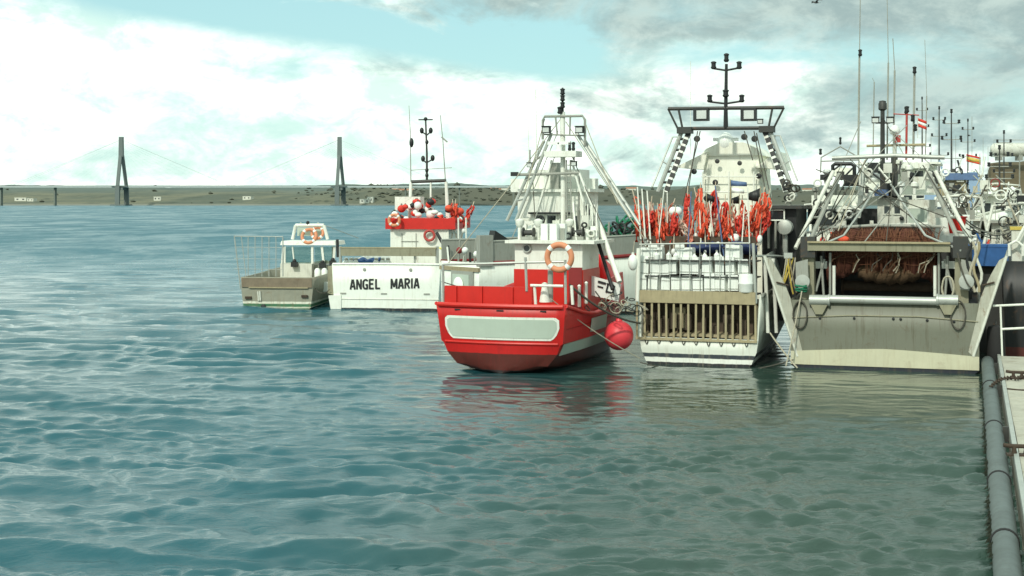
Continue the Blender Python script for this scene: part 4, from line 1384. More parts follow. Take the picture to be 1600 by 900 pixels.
# dark shelter to starboard
a, b = LL.P(1190, 318, 3.6), LL.P(1243, 318, 3.6)
zc = LL.P(1215, 326, 3.6).z
sh = LL.part(MB().box(((a.x + b.x) / 2, 5.6, (1.4 + zc) / 2), (b.x - a.x, 3.6, zc - 1.4)), 'deck_shelter', 'black_paint')
LL.part(MB().box(((a.x + b.x) / 2, 5.5, zc + 0.06), (b.x - a.x + 0.5, 4.2, 0.12)), 'shelter_roof', 'dark_steel', sh)
window(LL, LL.P(1207, 336, 3.55), 0.85, 0.34, sh, glass='window_glass', frame='white_paint')
for px in (1201, 1212, 1224):
    LL.tube('shelter_post', 'grey_paint', [(px, 345, 3.5), (px, 388, 3.5)], 0.05, 6)
LL.part(MB().lathe([(0.1, -0.35), (0.28, -0.3), (0.3, 0), (0.28, 0.3), (0.1, 0.35)], LL.P(1227, 355, 3.2), (0, 1, 0), n=14), 'line_hauler', 'galvanised')
LL.tube('hauler_post', 'galvanised', [(1227, 360, 3.2), (1227, 402, 3.2)], 0.10, 8)
LL.tube('side_rail', 'galvanised', [(1183, 400, 0.4), (1212, 400, 1.6), (1236, 402, 4.0)], 0.05, 6)
LL.part(MB().box(LL.P(1160, 392, 3.0) + Vector((0.0, 0, -0.2)), (0.1, 3.0, 1.6)), 'inner_wall', 'grey_paint')
for px, dy in ((1195, 1.0), (1208, 1.8)):
    LL.tube('fender_pipe', 'white_paint', [(px, 404, dy), (px + 5, 520, dy)], 0.07, 8)
for px in (1098, 1139, 1178):
    LL.tube('handrail', 'white_paint', [(px, 268, 6.9), (px, 330, 6.9)], 0.03, 5)
for py in (276, 300):
    LL.tube('handrail', 'white_paint', [(1096, py, 6.9), (1184, py, 6.9)], 0.025, 5)
pg = None
for i, px in enumerate((1026, 1043, 1074, 1096, 1118, 1131, 1158, 1172)):
    q = LL.P(px, 400, rgn.uniform(.95, 1.8))
    blue = i in (2, 5)
    e = LL.thing('bare_pole', q, 'thin blue pole standing bare among the red flags' if blue else 'thin white pole standing bare among the red flags', 'pole', 'bare poles among the red flags')
    MB().path([(0, 0, 0), (rgn.gauss(0, .25), rgn.gauss(0, .1), rgn.uniform(1.9, 2.9))], 0.03, 6, 0.02).build('shaft', 'blue_paint' if blue else 'white_paint', e)
    MB().torus((0, 0, 0.3), 0.045, 0.02, (0, 0, 1), n=8, k=5).build('lashing', 'rope_dark', e)
# mast gantry: striped legs, trapezoid top
def striped_leg(B, a, b, w, n, name='gantry_leg'):
    """tube leg with alternate black rungs, as painted"""
    a, b = Vector(a), Vector(b)
    lg = B.part(MB().bar(a, b, w, w * 0.8, up=(0, 1, 0)), name, 'white_paint')
    d = (b - a).normalized()
    s = d.cross(Vector((0, 1, 0))).normalized()
    for i in range(n):
        p = a.lerp(b, (i + 0.5) / n)
        B.part(MB().bar(p - d * 0.10 + s * 0.02, p + d * 0.10 + s * 0.02, w * 1.06, w * 0.86, up=(0, 1, 0)), 'black_band', 'black_paint', lg)
    return lg


GY = 6.0
for (ax_, ay_), (bx_, by_), (cx_, cy_), (dx_, dy_) in (((1076, 206), (1040, 300), (1065, 206), (1028, 300)), ((1194, 204), (1228, 300), (1203, 204), (1243, 308))):
    striped_leg(LL, LL.P(ax_, ay_, GY), LL.P(bx_, by_, GY - 0.5), 0.18, 9)
    LL.tube('gantry_leg', 'galvanised', [(cx_, cy_, GY), (dx_, dy_, GY - 0.5)], 0.09, 8)
    for f_ in (0.12, 0.3, 0.48, 0.66, 0.84):
        LL.tube('leg_rung', 'black_paint', [(ax_ + (bx_ - ax_) * f_, ay_ + (by_ - ay_) * f_, GY - .5 * f_), (cx_ + (dx_ - cx_) * f_, cy_ + (dy_ - cy_) * f_, GY - .5 * f_)], 0.06, 6)
    LL.part(MB().box(LL.P((ax_ + cx_) / 2, ay_ - 2, GY), (0.6, 0.5, 0.25)), 'leg_head', 'dark_steel')
for a, b in (((1044, 170), (1225, 168)), ((1059, 201), (1209, 200))):
    LL.tube('gantry_bar', 'dark_steel', [(a[0], a[1], GY), (b[0], b[1], GY)], 0.075, 8)
for a, b in (((1044, 170), (1059, 201)), ((1060, 170), (1066, 199)), ((1225, 168), (1209, 200)), ((1207, 168), (1201, 199))):
    LL.tube('gantry_strut', 'dark_steel', [(a[0], a[1], GY), (b[0], b[1], GY)], 0.045, 6)
for px in (1096, 1170):
    fl = LL.part(MB().box(LL.P(px, 179, GY - 0.1), (0.62, 0.35, 0.52)), 'floodlight', 'black_paint')
    LL.part(MB().box(LL.P(px, 179, GY - 0.29), (0.40, 0.03, 0.34)), 'lamp_glass', 'lens_glass', fl)
lamp_head(LL, LL.P(1188, 190, GY - 0.1), 0.22)
LL.tube('mast', 'black_paint', [(1134, 200, GY), (1134, 170, GY), (1135, 100, GY)], 0.10, 8, r1=0.06)
mast_light(LL, LL.P(1135, 97, GY), 0.11, 0.36)
for py, xs in ((108, (1115, 1155)), (160, (1109, 1159))):
    LL.tube('mast_crossarm', 'black_paint', [(xs[0], py - 1, GY), (1134, py + 2, GY), (xs[1], py - 2, GY)], 0.045, 6)
    for x in xs:
        mast_light(LL, LL.P(x, py, GY), 0.115, 0.32)
mast_light(LL, LL.P(1134, 152, GY - 0.1), 0.13, 0.32)
for A in (((1051, 214), (1019, 292), (1063, 228)), ((1219, 212), (1246, 282), (1206, 228))):
    LL.tube('outer_rail', 'galvanised', [(*A[2], GY), (A[0][0] + 8, A[0][1] - 0, GY) if A[0][0] < 1100 else (A[0][0] - 8, A[0][1], GY), (*A[0], GY), (*A[1], GY - 0.6)], 0.035, 6)
    LL.tube('outer_brace', 'galvanised', [((A[0][0] + A[1][0]) / 2, 252, GY - .3), (1052 if A[0][0] < 1100 else 1216, 262, GY - .3)], 0.03, 5)
for a, b in (((1090, 205), (1075, 300)), ((1094, 205), (1066, 322)), ((1163, 205), (1176, 250)), ((1178, 205), (1200, 320)), ((1182, 208), (1205, 312))):
    LL.tube('hoist_wire', 'rope_dark', [(*a, GY - .2), (*b, GY - 1.2)], 0.022, 5)
for px, py in ((1089, 217), (1163, 214), (1179, 217)):
    LL.part(MB().lathe([(0.05, -0.06), (0.13, -0.05), (0.13, 0.05), (0.05, 0.06)], LL.P(px, py, GY - .25), (0, 1, 0), n=10), 'hoist_block', 'black_paint')
LL.tube('whip_antenna', 'white_paint', [(1079, 240, 7.5), (1079, 96, 7.5)], 0.012, 5)
# lashed coils on the starboard quarter of the gantry foot
for i in range(8):
    q = LL.P(1222 + 22 * rgn.random(), 285 + 34 * rgn.random(), GY - 0.9)
    LL.part(MB().torus(q, rgn.uniform(0.10, 0.2), 0.035, (rgn.uniform(-.8, .8), 1, rgn.uniform(-.8, .8)), n=14, k=5), 'hose_loop', rgn.choice(['black_paint', 'grey_paint', 'rope_dark', 'old_white']))
rope(at(1000, 566, 51.2), at(1240, 562, 50.6), 0.42, 0.022, 'thin line hanging in a loop from longliner to trawler at the waterline', 'rope_dark')
rope(at(1203, 520, 51.0), at(1246, 575, 50.2), 0.05, 0.03, 'mooring rope between longliner side and trawler corner', 'rope_pale')
ytk = LL.thing('tackle', LL.P(1232, 430, 1.2), 'yellow rope tackle hanging between longliner and trawler', 'tackle')
for i in range(9):
    MB().path(sag((rgn.uniform(-.25, .25), rgn.uniform(-.1, .1), 0.65), (rgn.uniform(-.35, .35), rgn.uniform(-.1, .1), -0.55 + rgn.uniform(-.2, .3)), rgn.uniform(0, .2), 8), 0.028, 5).build('line', rgn.choice(['old_wood', 'yellow_paint', 'rope_dark', 'rope_pale']), ytk)
MB().box((0, 0, 0.72), (0.3, 0.16, 0.2)).build('block', 'galvanised', ytk)
# ------------------------------------------------------------------ the stern trawler
TR = Boat('fishing_trawler', 'grey green stern trawler with a net heaped under its gantry, nearest the pontoon', 1380, 50.0, 18.1, cat='trawler')
mat('trawler_hull', (0, 0, 0), 0.5, var=0.14, scale=1.1, streak=0.8, streakcol=(0.085, 0.072, 0.042), rust=0.4, rustcol=(0.11, 0.08, 0.045), fine=0.05,
    bands=[(-9, (0.02, 0.025, 0.035)), (0.15, (0.158, 0.164, 0.124))])
b_ = 3.25
s_ = std_stations(24.0, b_, 2.45, 4.6, n=16, stern=1.0, wl=0.5, fl=0.985, entry=0.55)
s_[0] = [(x, 0.0, z) for x, y, z in s_[0]]
hull(TR, s_, 'trawler_hull', thick=0.10, deck=lambda t: 1.9 + 1.6 * t, deckm='dark_steel')
mat('wing_grey', (0.40, 0.40, 0.33), 0.6, var=0.3, streak=0.7, streakcol=(0.20, 0.16, 0.10), rust=0.6, fine=0.1)
# cream belt across the foot of the transom, its top edge arched, and the seam above it
rows = [[], []]
for i in range(21):
    s = i / 10 - 1
    x = s * 3.235
    rows[0].append((x, -0.065, 0.13))
    rows[1].append((x, -0.065, 0.60 + 0.17 * (1 - abs(s) ** 1.3)))
mid = [tuple((a + b) / 2 for a, b in zip(p, q)) for p, q in zip(*rows)]
mat('belt_cream', (0.52, 0.505, 0.365), 0.5, var=0.14, scale=1.2, streak=0.4, streakcol=(0.38, 0.32, 0.2), rust=0.2, fine=0.06)
TR.part(MB().grid([rows[0], mid, rows[1]]), 'stern_belt', 'belt_cream', thick=0.03, smooth=False)
TR.part(MB().path([(-3.2, -0.06, 1.80), (-1.2, -0.06, 1.93), (1.2, -0.06, 1.95), (3.2, -0.06, 1.82)], 0.028, 6), 'weld_seam', 'olive_steel')
for x in (-2.2, -1.0, 0.35, 0.6, 1.5, 2.4):
    TR.part(MB().lathe([(0.05, 0), (0.05, 0.03), (0.02, 0.04)], (x, -0.055, 1.80 + 0.02 * (3 - abs(x))), (0, -1, 0), n=8), 'drain_hole', 'black_paint')
# stern roller with its end bearings
r0, r1 = TR.P(1296, 470, -0.1), TR.P(1465, 468, -0.1)
TR.part(MB().lathe([(0.10, -2.02), (0.145, -2.0), (0.145, 2.0), (0.10, 2.02)], ((r0.x + r1.x) / 2, -0.12, (r0.z + r1.z) / 2), (1, 0, 0), n=18), 'stern_roller', 'galvanised')
for px in (1280, 1481):
    q = TR.P(px, 469, -0.1)
    TR.part(MB().lathe([(0.05, -0.36), (0.19, -0.34), (0.19, 0.3), (0.22, 0.31), (0.22, 0.38), (0.1, 0.4)], q, (1 if px < 1380 else -1, 0, 0), n=16), 'roller_bearing', 'galvanised')
    TR.part(MB().prism([(q.x - 0.12, -0.2, q.z - 0.5), (q.x + 0.12, -0.2, q.z - 0.5), (q.x + 0.3, -0.2, q.z - 0.15), (q.x - 0.3, -0.2, q.z - 0.15)], (0, 0.15, 0)), 'bearing_bracket', 'olive_steel')
# flared stern wings
for sg in (-1, 1):
    wp = [(1573, 400), (1561, 407), (1549, 428), (1540, 446), (1532, 466), (1524, 505), (1513, 550), (1521, 557)]
    if sg < 0:
        wp = [(2767 - x, y) for x, y in wp]
    pts = [TR.P(x, y, -0.06) for x, y in wp]
    w_ = TR.part(MB().prism(pts, (0, 0.10, 0)), 'stern_wing', 'wing_grey')
    TR.part(MB().path([pts[7], pts[0]] if True else [], 0.05, 6), 'wing_edge', 'old_white', w_)
    # the plate turns the corner and runs forward
    k = [pts[0], pts[7]]
    TR.part(MB().add([k[0], k[1], k[1] + Vector((sg * 0.1, 3.0, 0.1)), k[0] + Vector((sg * 0.1, 3.4, 0.1))], [(0, 1, 2, 3)]), 'wing_side', 'grey_paint', w_, thick=0.05)
    TR.part(MB().path([TR.P((1535 if sg > 0 else 1232), 446, -0.12), TR.P((1554 if sg > 0 else 1213), 441, -0.12)], 0.035, 6), 'wing_stiffener', 'rusty_iron', w_)
# gallows posts on the quarters
for sg in (-1, 1):
    X = lambda px: px if sg < 0 else 2764 - px
    q = TR.P(X(1262), 425, 0.6)
    TR.part(MB().box((q.x, 0.9, 3.35), (0.50, 0.7, 2.2), taper=0.8), 'gallows_post', 'olive_steel')
    q2 = TR.P(X(1263), 386, 0.6)
    TR.part(MB().box(q2 + Vector((0, 0.1, 0)), (0.52, 0.6, 0.75)), 'gallows_head', 'dark_steel')
    TR.part(MB().lathe([(0.06, -0.09), (0.26, -0.07), (0.22, 0), (0.26, 0.07), (0.06, 0.09)], TR.P(X(1254), 440, 0.2), (0, 1, 0), n=16), 'warp_sheave', 'galvanised')
    TR.part(MB().prism([TR.P(X(1243), 410, 0.25), TR.P(X(1262), 405, 0.25), TR.P(X(1264), 452, 0.25), TR.P(X(1244), 455, 0.25)], (0, 0.08, 0)), 'block_cheek', 'grey_paint')
    for a, b in (((1283, 400), (1287, 462)), ((1297, 395), (1297, 466)), ((1275, 455), (1288, 405))):
        TR.tube('stern_stanchion', 'grey_paint', [(X(a[0]), a[1], 0.9), (X(b[0]), b[1], 0.9)], 0.045, 6)
    TR.tube('pale_pipe', 'white_paint', [(X(1303), 415, 1.0), (X(1303), 463, 1.0)], 0.06, 8)
    TR.part(MB().box(TR.P(X(1280), 414, 1.4), (0.55, 0.3, 0.25)), 'pale_case', 'white_paint')
    # sloping gantry legs, two tubes a side
    TR.tube('gantry_leg', 'old_white', [(X(1243), 388, 0.7), (X(1302), 268, 3.2)], 0.075, 8)
    TR.tube('gantry_leg', 'grey_paint', [(X(1262), 384, 1.1), (X(1312), 272, 3.6)], 0.085, 8)
    TR.tube('derrick', 'galvanised', [(X(1262), 392, 0.4), (X(1318), 368, 1.4), (X(1345), 330, 3.0), (X(1372), 288, 4.4)], 0.042, 7)
    TR.tube('warp_wire', 'rope_dark', [(X(1248), 372, 0.4), (X(1275), 335, 2), (X(1322), 258, 3.6)], 0.022, 5)
    for f_ in (0.2, 0.4, 0.6, 0.8):
        TR.tube('leg_rung', 'grey_paint', [(X(1243 + 59 * f_), 388 - 120 * f_, .7 + 2.5 * f_), (X(1262 + 50 * f_), 384 - 112 * f_, 1.1 + 2.5 * f_)], 0.05, 6)
# transverse beams
TR.part(MB().box(TR.P(1372, 386, 0.5), (4.95, 0.34, 0.30)), 'gantry_beam', 'olive_steel')
q = TR.P(1372, 379, 0.4)
TR.part(MB().box(q, (4.95, 0.36, 0.06)), 'beam_flange', 'slat_wood')
TR.tube('gantry_crossbar', 'galvanised', [(1300, 247, 3.5), (1398, 243, 3.5), (1476, 246, 3.5)], 0.085, 10)
# trawl door hung inboard on each quarter would be out of sight; net drum and heaped net
nd = TR.thing('trawl_net', TR.P(1378, 405, 3.0), 'rust brown trawl net heaped in folds under the trawler gantry', 'fishing net')
rg2 = random.Random(9)
rows = []
W_ = 2.10
for i in range(43):
    s = i / 42 * 2 - 1
    edge = max(0, abs(s) - 0.80) / 0.20
    fold = 0.08 * math.sin(i * 1.9) + 0.05 * math.sin(i * 4.3 + 1)
    r = []
    prof = ((0.55, -0.45), (0.10, -0.35 - 0.55 * abs(s) ** 1.2 + 0.25 * math.sin(i * .55)), (-0.30, 0.05), (-0.34, 0.62), (-0.1, 0.98), (0.4, 1.18), (1.0, 1.15), (1.5, 0.9), (1.7, -0.4))
    for j, (yy, zz) in enumerate(prof):
        r.append((s * W_, yy + fold * (1 if j in (1, 2, 3, 4) else 0.4) + rg2.uniform(-.03, .03) + 0.35 * edge, zz - 0.55 * edge * (zz > 0.3) + rg2.uniform(-.045, .045) + 0.05 * math.sin(i * .9)))
    rows.append(r)
net = MB().grid(rows).build('net_body', 'net_brown', nd, thick=0.03)
sb = net.modifiers.new('smooth', 'SUBSURF'); sb.levels = 1; sb.render_levels = 1
for i in range(13):
    x0 = rg2.uniform(-1.9, 1.7)
    MB().path([(x0 + rg2.uniform(-.1, .1) * k + 0.12 * k, -0.42 + 0.12 * k * (k > 3) + rg2.uniform(-.03, .03), -0.45 + 0.28 * k - 0.02 * k * k + rg2.uniform(-.05, .05)) for k in range(6)], 0.022, 5).build('net_rope', rg2.choice(['rope_pale', 'rope_dark', 'net_tan', 'net_tan']), nd)
tw = MB()
for i in range(90):
    x0 = rg2.uniform(-2.0, 2.0)
    dx = rg2.uniform(-.35, .35)
    pts = []
    for j, (yy, zz) in enumerate(((0.0, -0.5), (-0.30, 0.05), (-0.40, 0.62), (-0.16, 1.02), (0.4, 1.22), (1.0, 1.19))):
        if j == 0 and rg2.random() < 0.4:
            continue
        pts.append((x0 + dx * j / 3 + rg2.uniform(-.04, .04), yy - 0.05 + rg2.uniform(-.03, .03), zz + rg2.uniform(-.04, .04)))
    tw.path(pts, 0.012, 4)
for i in range(26):
    z = rg2.uniform(-.2, 1.0)
    yy = -0.38 if z > 0.1 else -0.2
    tw.path([(-1.9 + 0.38 * k, yy - rg2.uniform(0, .05) + (0.25 if z > .85 else 0), z + 0.07 * math.sin(k * 1.3 + i)) for k in range(11)], 0.011, 4)
tw = tw.build('net_twine', 'net_twine', nd)
tw['kind'] = 'stuff'
for sg in (-1, 1):
    rows = []
    for i in range(9):
        x = sg * (1.05 + 1.0 * i / 8)
        rows.append([(x, 0.05 + 0.08 * math.sin(i * 1.9), 0.1), (x, 0.0 + 0.1 * math.sin(i * 2.3), -0.4), (x + .03, 0.1 + 0.1 * math.sin(i * 1.5), -0.55 - 0.55 * (i / 8) ** 1.5 + rg2.uniform(-.06, .06))])
    MB().grid(rows).build('net_skirt', 'net_brown', nd, thick=0.05)
# hanging tan bag under the pile
rows = []
for i in range(17):
    s = i / 16
    x = -0.9 + 2.3 * s
    top = -0.20
    bot = -0.72 - 0.22 * math.sin(s * 3.1) + 0.06 * math.sin(i * 2.1)
    rows.append([(x, 0.1 + 0.03 * math.sin(i * 1.7), top), (x + 0.02, 0.0 + 0.04 * math.sin(i * 1.3), (top + bot) / 2), (x, 0.12, bot)])
MB().grid(rows).build('net_bag', 'net_tan', nd, thick=0.04)
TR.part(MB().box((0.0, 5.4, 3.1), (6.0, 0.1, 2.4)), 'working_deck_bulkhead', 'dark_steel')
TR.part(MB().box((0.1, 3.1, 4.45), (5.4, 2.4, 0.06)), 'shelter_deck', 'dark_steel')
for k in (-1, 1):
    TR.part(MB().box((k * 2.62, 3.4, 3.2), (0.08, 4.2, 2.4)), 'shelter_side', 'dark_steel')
TR.part(MB().lathe([(0.35, -1.9), (0.35, -1.85), (0.2, -1.8), (0.2, 1.8), (0.35, 1.85), (0.35, 1.9)], (0.1, 4.2, 2.75), (1, 0, 0), n=18), 'net_drum', 'dark_wood')
# bulwark rails amidships and the pale awning bar above the net
TR.tube('shelter_rail', 'grey_paint', [(1280, 357, 3.2), (1370, 352, 3.2), (1470, 354, 3.2)], 0.06, 8)
TR.tube('awning_bar', 'old_white', [(1337, 354, 5.6), (1450, 350, 5.6)], 0.07, 8)
# deckhouse: port block with dark windows, centre casing, starboard panel
DY = 8.0
dk = TR.part(MB().box((0.15, DY + 4.2, 3.9), (5.5, 7.0, 3.0)), 'deckhouse', 'white_paint')
zd = 5.4


def block(px0, px1, py0, py1, ly, dep, name, m, parent=None):
    a, b = TR.P(px0, py1, ly), TR.P(px1, py0, ly)
    return TR.part(MB().box(((a.x + b.x) / 2, ly + dep / 2, (a.z + b.z) / 2), (b.x - a.x, dep, b.z - a.z)), name, m, parent)


pb = block(1268, 1340, 305, 362, 7.4, 2.2, 'port_house', 'white_paint')
TR.part(MB().box((TR.P(1298, 335, 7.35).x, 7.36, TR.P(1298, 337, 7.35).z), (1.85, 0.06, 0.70)), 'pane', 'window_glass', pb)
TR.part(MB().box((TR.P(1304, 320, 7.35).x, 7.0, TR.P(1304, 324, 7.3).z), (2.1, 0.9, 0.14)), 'window_hood', 'white_paint', pb)
cb = block(1371, 1416, 308, 352, 7.0, 2.6, 'engine_casing', 'old_white')
for px in (1386, 1402):
    window(TR, TR.P(px, 328, 6.97), 0.22, 0.30, cb, frame='old_white')
TR.part(MB().lathe([(0.09, 0), (0.09, 0.1), (0.03, 0.12)], TR.P(1409, 341, 6.95), (0, -1, 0), n=10), 'deck_light', 'black_paint', cb)
rb_ = block(1417, 1462, 312, 354, 7.2, 2.4, 'starboard_house', 'old_white')
window(TR, TR.P(1434, 338, 7.17), 0.72, 0.62, rb_, glass='pale_panel', frame='white_paint')
block(1340, 1371, 326, 360, 7.3, 1.0, 'alleyway_shade', 'black_paint')  # solid black block, the passage's shade put into its colour
wg = MB().prism([TR.P(1337, 318, 7.0), TR.P(1369, 306, 7.0), TR.P(1369, 300, 7.0), TR.P(1350, 300, 7.0), TR.P(1340, 310, 7.0)], (0, 1.4, 0))
TR.part(wg, 'awning', 'white_paint')
# bridge above
br = block(1346, 1462, 258, 304, 11.0, 3.6, 'bridge', 'white_paint')
for px in (1362, 1378, 1397, 1416, 1436, 1452):
    window(TR, TR.P(px, 274, 10.97), 0.34, 0.40, br)
block(1402, 1452, 254, 263, 9.6, 1.6, 'bridge_hood', 'white_paint')
block(1338, 1470, 253, 257, 10.6, 4.4, 'bridge_roof', 'white_paint', br)
block(1376, 1404, 286, 309, 6.8, 0.8, 'winch_house', 'dark_steel')
block(1392, 1402, 245, 306, 6.4, 0.5, 'exhaust_stack', 'dark_steel')
lb_ = block(1366, 1388, 296, 306, 6.5, 0.6, 'blue_cover', 'blue_paint')
block(1408, 1424, 268, 290, 8.6, 0.7, 'vent_box', 'grey_paint')
block(1426, 1446, 276, 296, 8.6, 0.7, 'vent_box', 'old_white')
q = TR.P(1362, 284, 9.0)
TR.part(MB().lathe([(0.36, 0), (0.42, 0.1), (0.36, 0.3), (0.05, 0.42)], q, n=14), 'satellite_dome', 'white_plastic')
TR.part(MB().box(TR.P(1364, 262, 8.5), (0.42, 0.3, 0.42)), 'floodlight', 'black_paint')
# dark frame with a white pane and the lifting arch at port
TR.tube('port_arch', 'black_paint', [(1287, 278, 5.0), (1301, 268, 5.0), (1301, 259, 5.0), (1305, 256, 5.0), (1330, 256, 5.0), (1335, 260, 5.0), (1335, 276, 5.0)], 0.075, 8)
block(1303, 1333, 262, 276, 8.0, 1.0, 'arch_house', 'cream_paint')
TR.part(MB().box(TR.P(1330, 282, 4.9), (0.55, 0.3, 0.45)), 'floodlight', 'black_paint')
TR.part(MB().box(TR.P(1291, 277, 5.1), (0.45, 0.3, 0.22)), 'black_locker', 'black_paint')
for a, b in (((1296, 300, 5.2), (1290, 278, 5.2)), ((1344, 305, 5.6), (1347, 262, 5.6)), ((1341, 340, 6), (1350, 262, 5.8))):
    TR.tube('white_strut', 'white_paint', [a, b], 0.10, 8)
TR.tube('aerial_frame', 'grey_paint', [(1282, 270, 5.0), (1283, 246, 5.0), (1313, 229, 5.0), (1342, 246, 5.0), (1342, 270, 5.0)], 0.028, 6)
TR.tube('aerial_frame', 'grey_paint', [(1283, 252, 5.0), (1342, 250, 5.0)], 0.028, 6)
mast_light(TR, TR.P(1313, 226, 5.0), 0.05, 0.3)
mast_light(TR, TR.P(1282, 242, 5.0), 0.06, 0.25)
# yards, masts, aerials
TR.tube('yard', 'slat_wood', [(1354, 228, 9.5), (1446, 226, 9.5)], 0.06, 6)
TR.tube('mast', 'dark_steel', [(1379, 300, 8.6), (1379, 170, 8.6)], 0.11, 8, r1=0.085)
TR.part(MB().lathe([(0.10, 0), (0.17, 0.06), (0.17, 0.30), (0.14, 0.34), (0.14, 0.40), (0.02, 0.43)], TR.P(1379, 173, 8.6), n=12), 'searchlight', 'dark_steel')
for px in (1368, 1391):
    lamp_head(TR, TR.P(px, 188, 8.5), 0.30)
    TR.tube('lamp_arm', 'dark_steel', [(1379, 192, 8.6), (px, 192, 8.6)], 0.04, 6)
TR.part(MB().lathe([(0.16, 0), (0.22, 0.08), (0.22, 0.22), (0.12, 0.36), (0.02, 0.4)], TR.P(1398, 210, 9.5), n=14), 'radome', 'white_plastic')
TR.tube('radome_post', 'old_white', [(1398, 250, 9.5), (1398, 210, 9.5)], 0.08, 8)
TR.part(MB().box(TR.P(1403, 217, 9.3), (0.22, 0.15, 0.3)), 'red_lamp', 'red_ring')
for px, top, br_, r in ((1343, -60, 85, 0.055), (1388, -60, 98, 0.045), (1398, 60, 110, 0.05), (1429, 112, 113, 0.06), (1448, 62, 150, 0.03), (1366, 122, 128, 0.03)):
    TR.tube('whip_antenna', 'grey_paint', [(px - 2, 250, 9.8), (px, br_, 9.8)], r * 0.8, 7)
    if top < br_ - 4:
        TR.tube('antenna_tip', 'grey_paint', [(px, br_, 9.8), (px + (2 if px < 1350 else -3), top, 9.8)], r * 0.35, 6)
for px, py in ((1416, 178), (1426, 190), (1430, 205), (1344, 88), (1429, 115)):
    mast_light(TR, TR.P(px, py, 9.7), 0.085, 0.30)
TR.tube('light_mast', 'red_ring', [(1416, 250, 9.7), (1417, 172, 9.7)], 0.05, 7)
TR.tube('light_yard', 'red_ring', [(1396, 178, 9.7), (1436, 180, 9.7)], 0.025, 5)
mast_light(TR, TR.P(1417, 176, 9.7), 0.10, 0.28, m='black_paint')
fl_ = TR.thing('flag', TR.P(1434, 188, 9.6), 'small faded red and white flag among the trawler aerials', 'flag')
MB().tube((0, 0, -0.75), (0, 0, 0.15), 0.015, 5).build('staff', 'old_white', fl_)
for k, m_ in ((0, 'red_cloth'), (1, 'white_plastic'), (2, 'red_cloth')):
    MB().grid([[(0.36 * i / 5, 0.04 * math.sin(i * 1.4), 0.1 - 0.12 * k - 0.03 * i), (0.36 * i / 5, 0.04 * math.sin(i * 1.4), -0.02 - 0.12 * k - 0.03 * i)] for i in range(6)]).build('stripe', m_, fl_, thick=0.006)
# gear hanging on both quarters: ropes in bights, shackles, green rope lashing
coil(TR, TR.P(1250, 470, -0.15), 'dark rope hanging in a loop at the trawler port quarter', 0.40, 0.022, n=5)
coil(TR, TR.P(1497, 470, -0.15), 'dark rope hanging in a loop at the trawler starboard quarter', 0.40, 0.022, n=5)
coil(TR, TR.P(1481, 432, 0.1), 'pale wire coil hung by the starboard warp block', 0.32, 0.03, 'rope_pale', n=4)
gl_ = TR.thing('green_lashing', TR.P(1252, 450, 0.1), 'green rope lashing on the port warp block', 'rope')
for i in range(5):
    MB().torus((rg2.uniform(-.06, .06), 0, 0.05 * i - .1), 0.2, 0.028, (rg2.uniform(-.2, .2), rg2.uniform(-.2, .2), 1), n=14, k=5).build('turn', 'net_green', gl_)
rope(TR.W(TR.P(1253, 455, -0.12)), at(1228, 572, 50.2), 0.04, 0.025, 'pale rope dropping from the port warp block to the water', 'rope_pale')
rope(TR.W(TR.P(1496, 395, 0.2)), TR.W(TR.P(1518, 450, 0.0)), 0.25, 0.03, 'slack dark rope on the starboard quarter of the trawler', 'rope_dark')
yh = TR.thing('hose_bundle', TR.P(1520, 400, 0.2), 'pale looped hoses hanging by the starboard wing', 'hose')
for i, (dx, m_) in enumerate(((0, 'rope_pale'), (0.12, 'slat_wood'), (-0.1, 'black_paint'), (0.2, 'old_white'))):
    MB().path([(dx + 0.1 * math.sin(k * .9 + i), 0.02 * i, 0.5 - 0.22 * k) for k in range(9)], 0.05, 7).build('hose', m_, yh)
ph = TR.thing('orange_float', TR.P(1318, 374, 2.2), 'small red orange bundle lying at the port end of the net', 'float')
MB().ball((0, 0, 0), 0.17, 12, 8, (1.3, 1, 0.8)).build('body', 'orange_cloth', ph)
MB().torus((0, 0, 0.12), 0.05, 0.02, n=10, k=5).build('eye', 'rope_dark', ph)
rb2 = TR.thing('fish_basket', TR.P(1495, 352, 3.2), 'red plastic basket on the trawler side by the gantry leg', 'basket')
MB().lathe([(0.26, -0.3), (0.34, 0.28), (0.37, 0.28), (0.37, 0.33), (0.31, 0.33), (0.24, -0.26)], n=14).build('basket', 'red_paint', rb2)
MB().torus((0, 0, 0.3), 0.36, 0.02, (0, 0, 1), n=16, k=5).build('rim', 'dark_red', rb2)
for i in range(13):
    xa, xb = rg2.uniform(1270, 1490), rg2.uniform(1240, 1520)
    ya, yb = rg2.uniform(240, 300), rg2.uniform(340, 400)
    TR.tube('rigging_wire', rg2.choice(['rope_dark', 'grey_paint', 'rope_dark', 'rope_pale']), [(xa, ya, 4.5), ((xa + xb) / 2, (ya + yb) / 2 + rg2.uniform(0, 10), 3.4), (xb, yb, 2.0)], rg2.uniform(.012, .026), 5)
for px in (1345, 1381, 1391, 1417):
    TR.tube('rigging_wire', 'grey_paint', [(px, rg2.uniform(175, 215), 9.0), (px + rg2.uniform(-80, 80), 262, 8.0)], 0.018, 5)
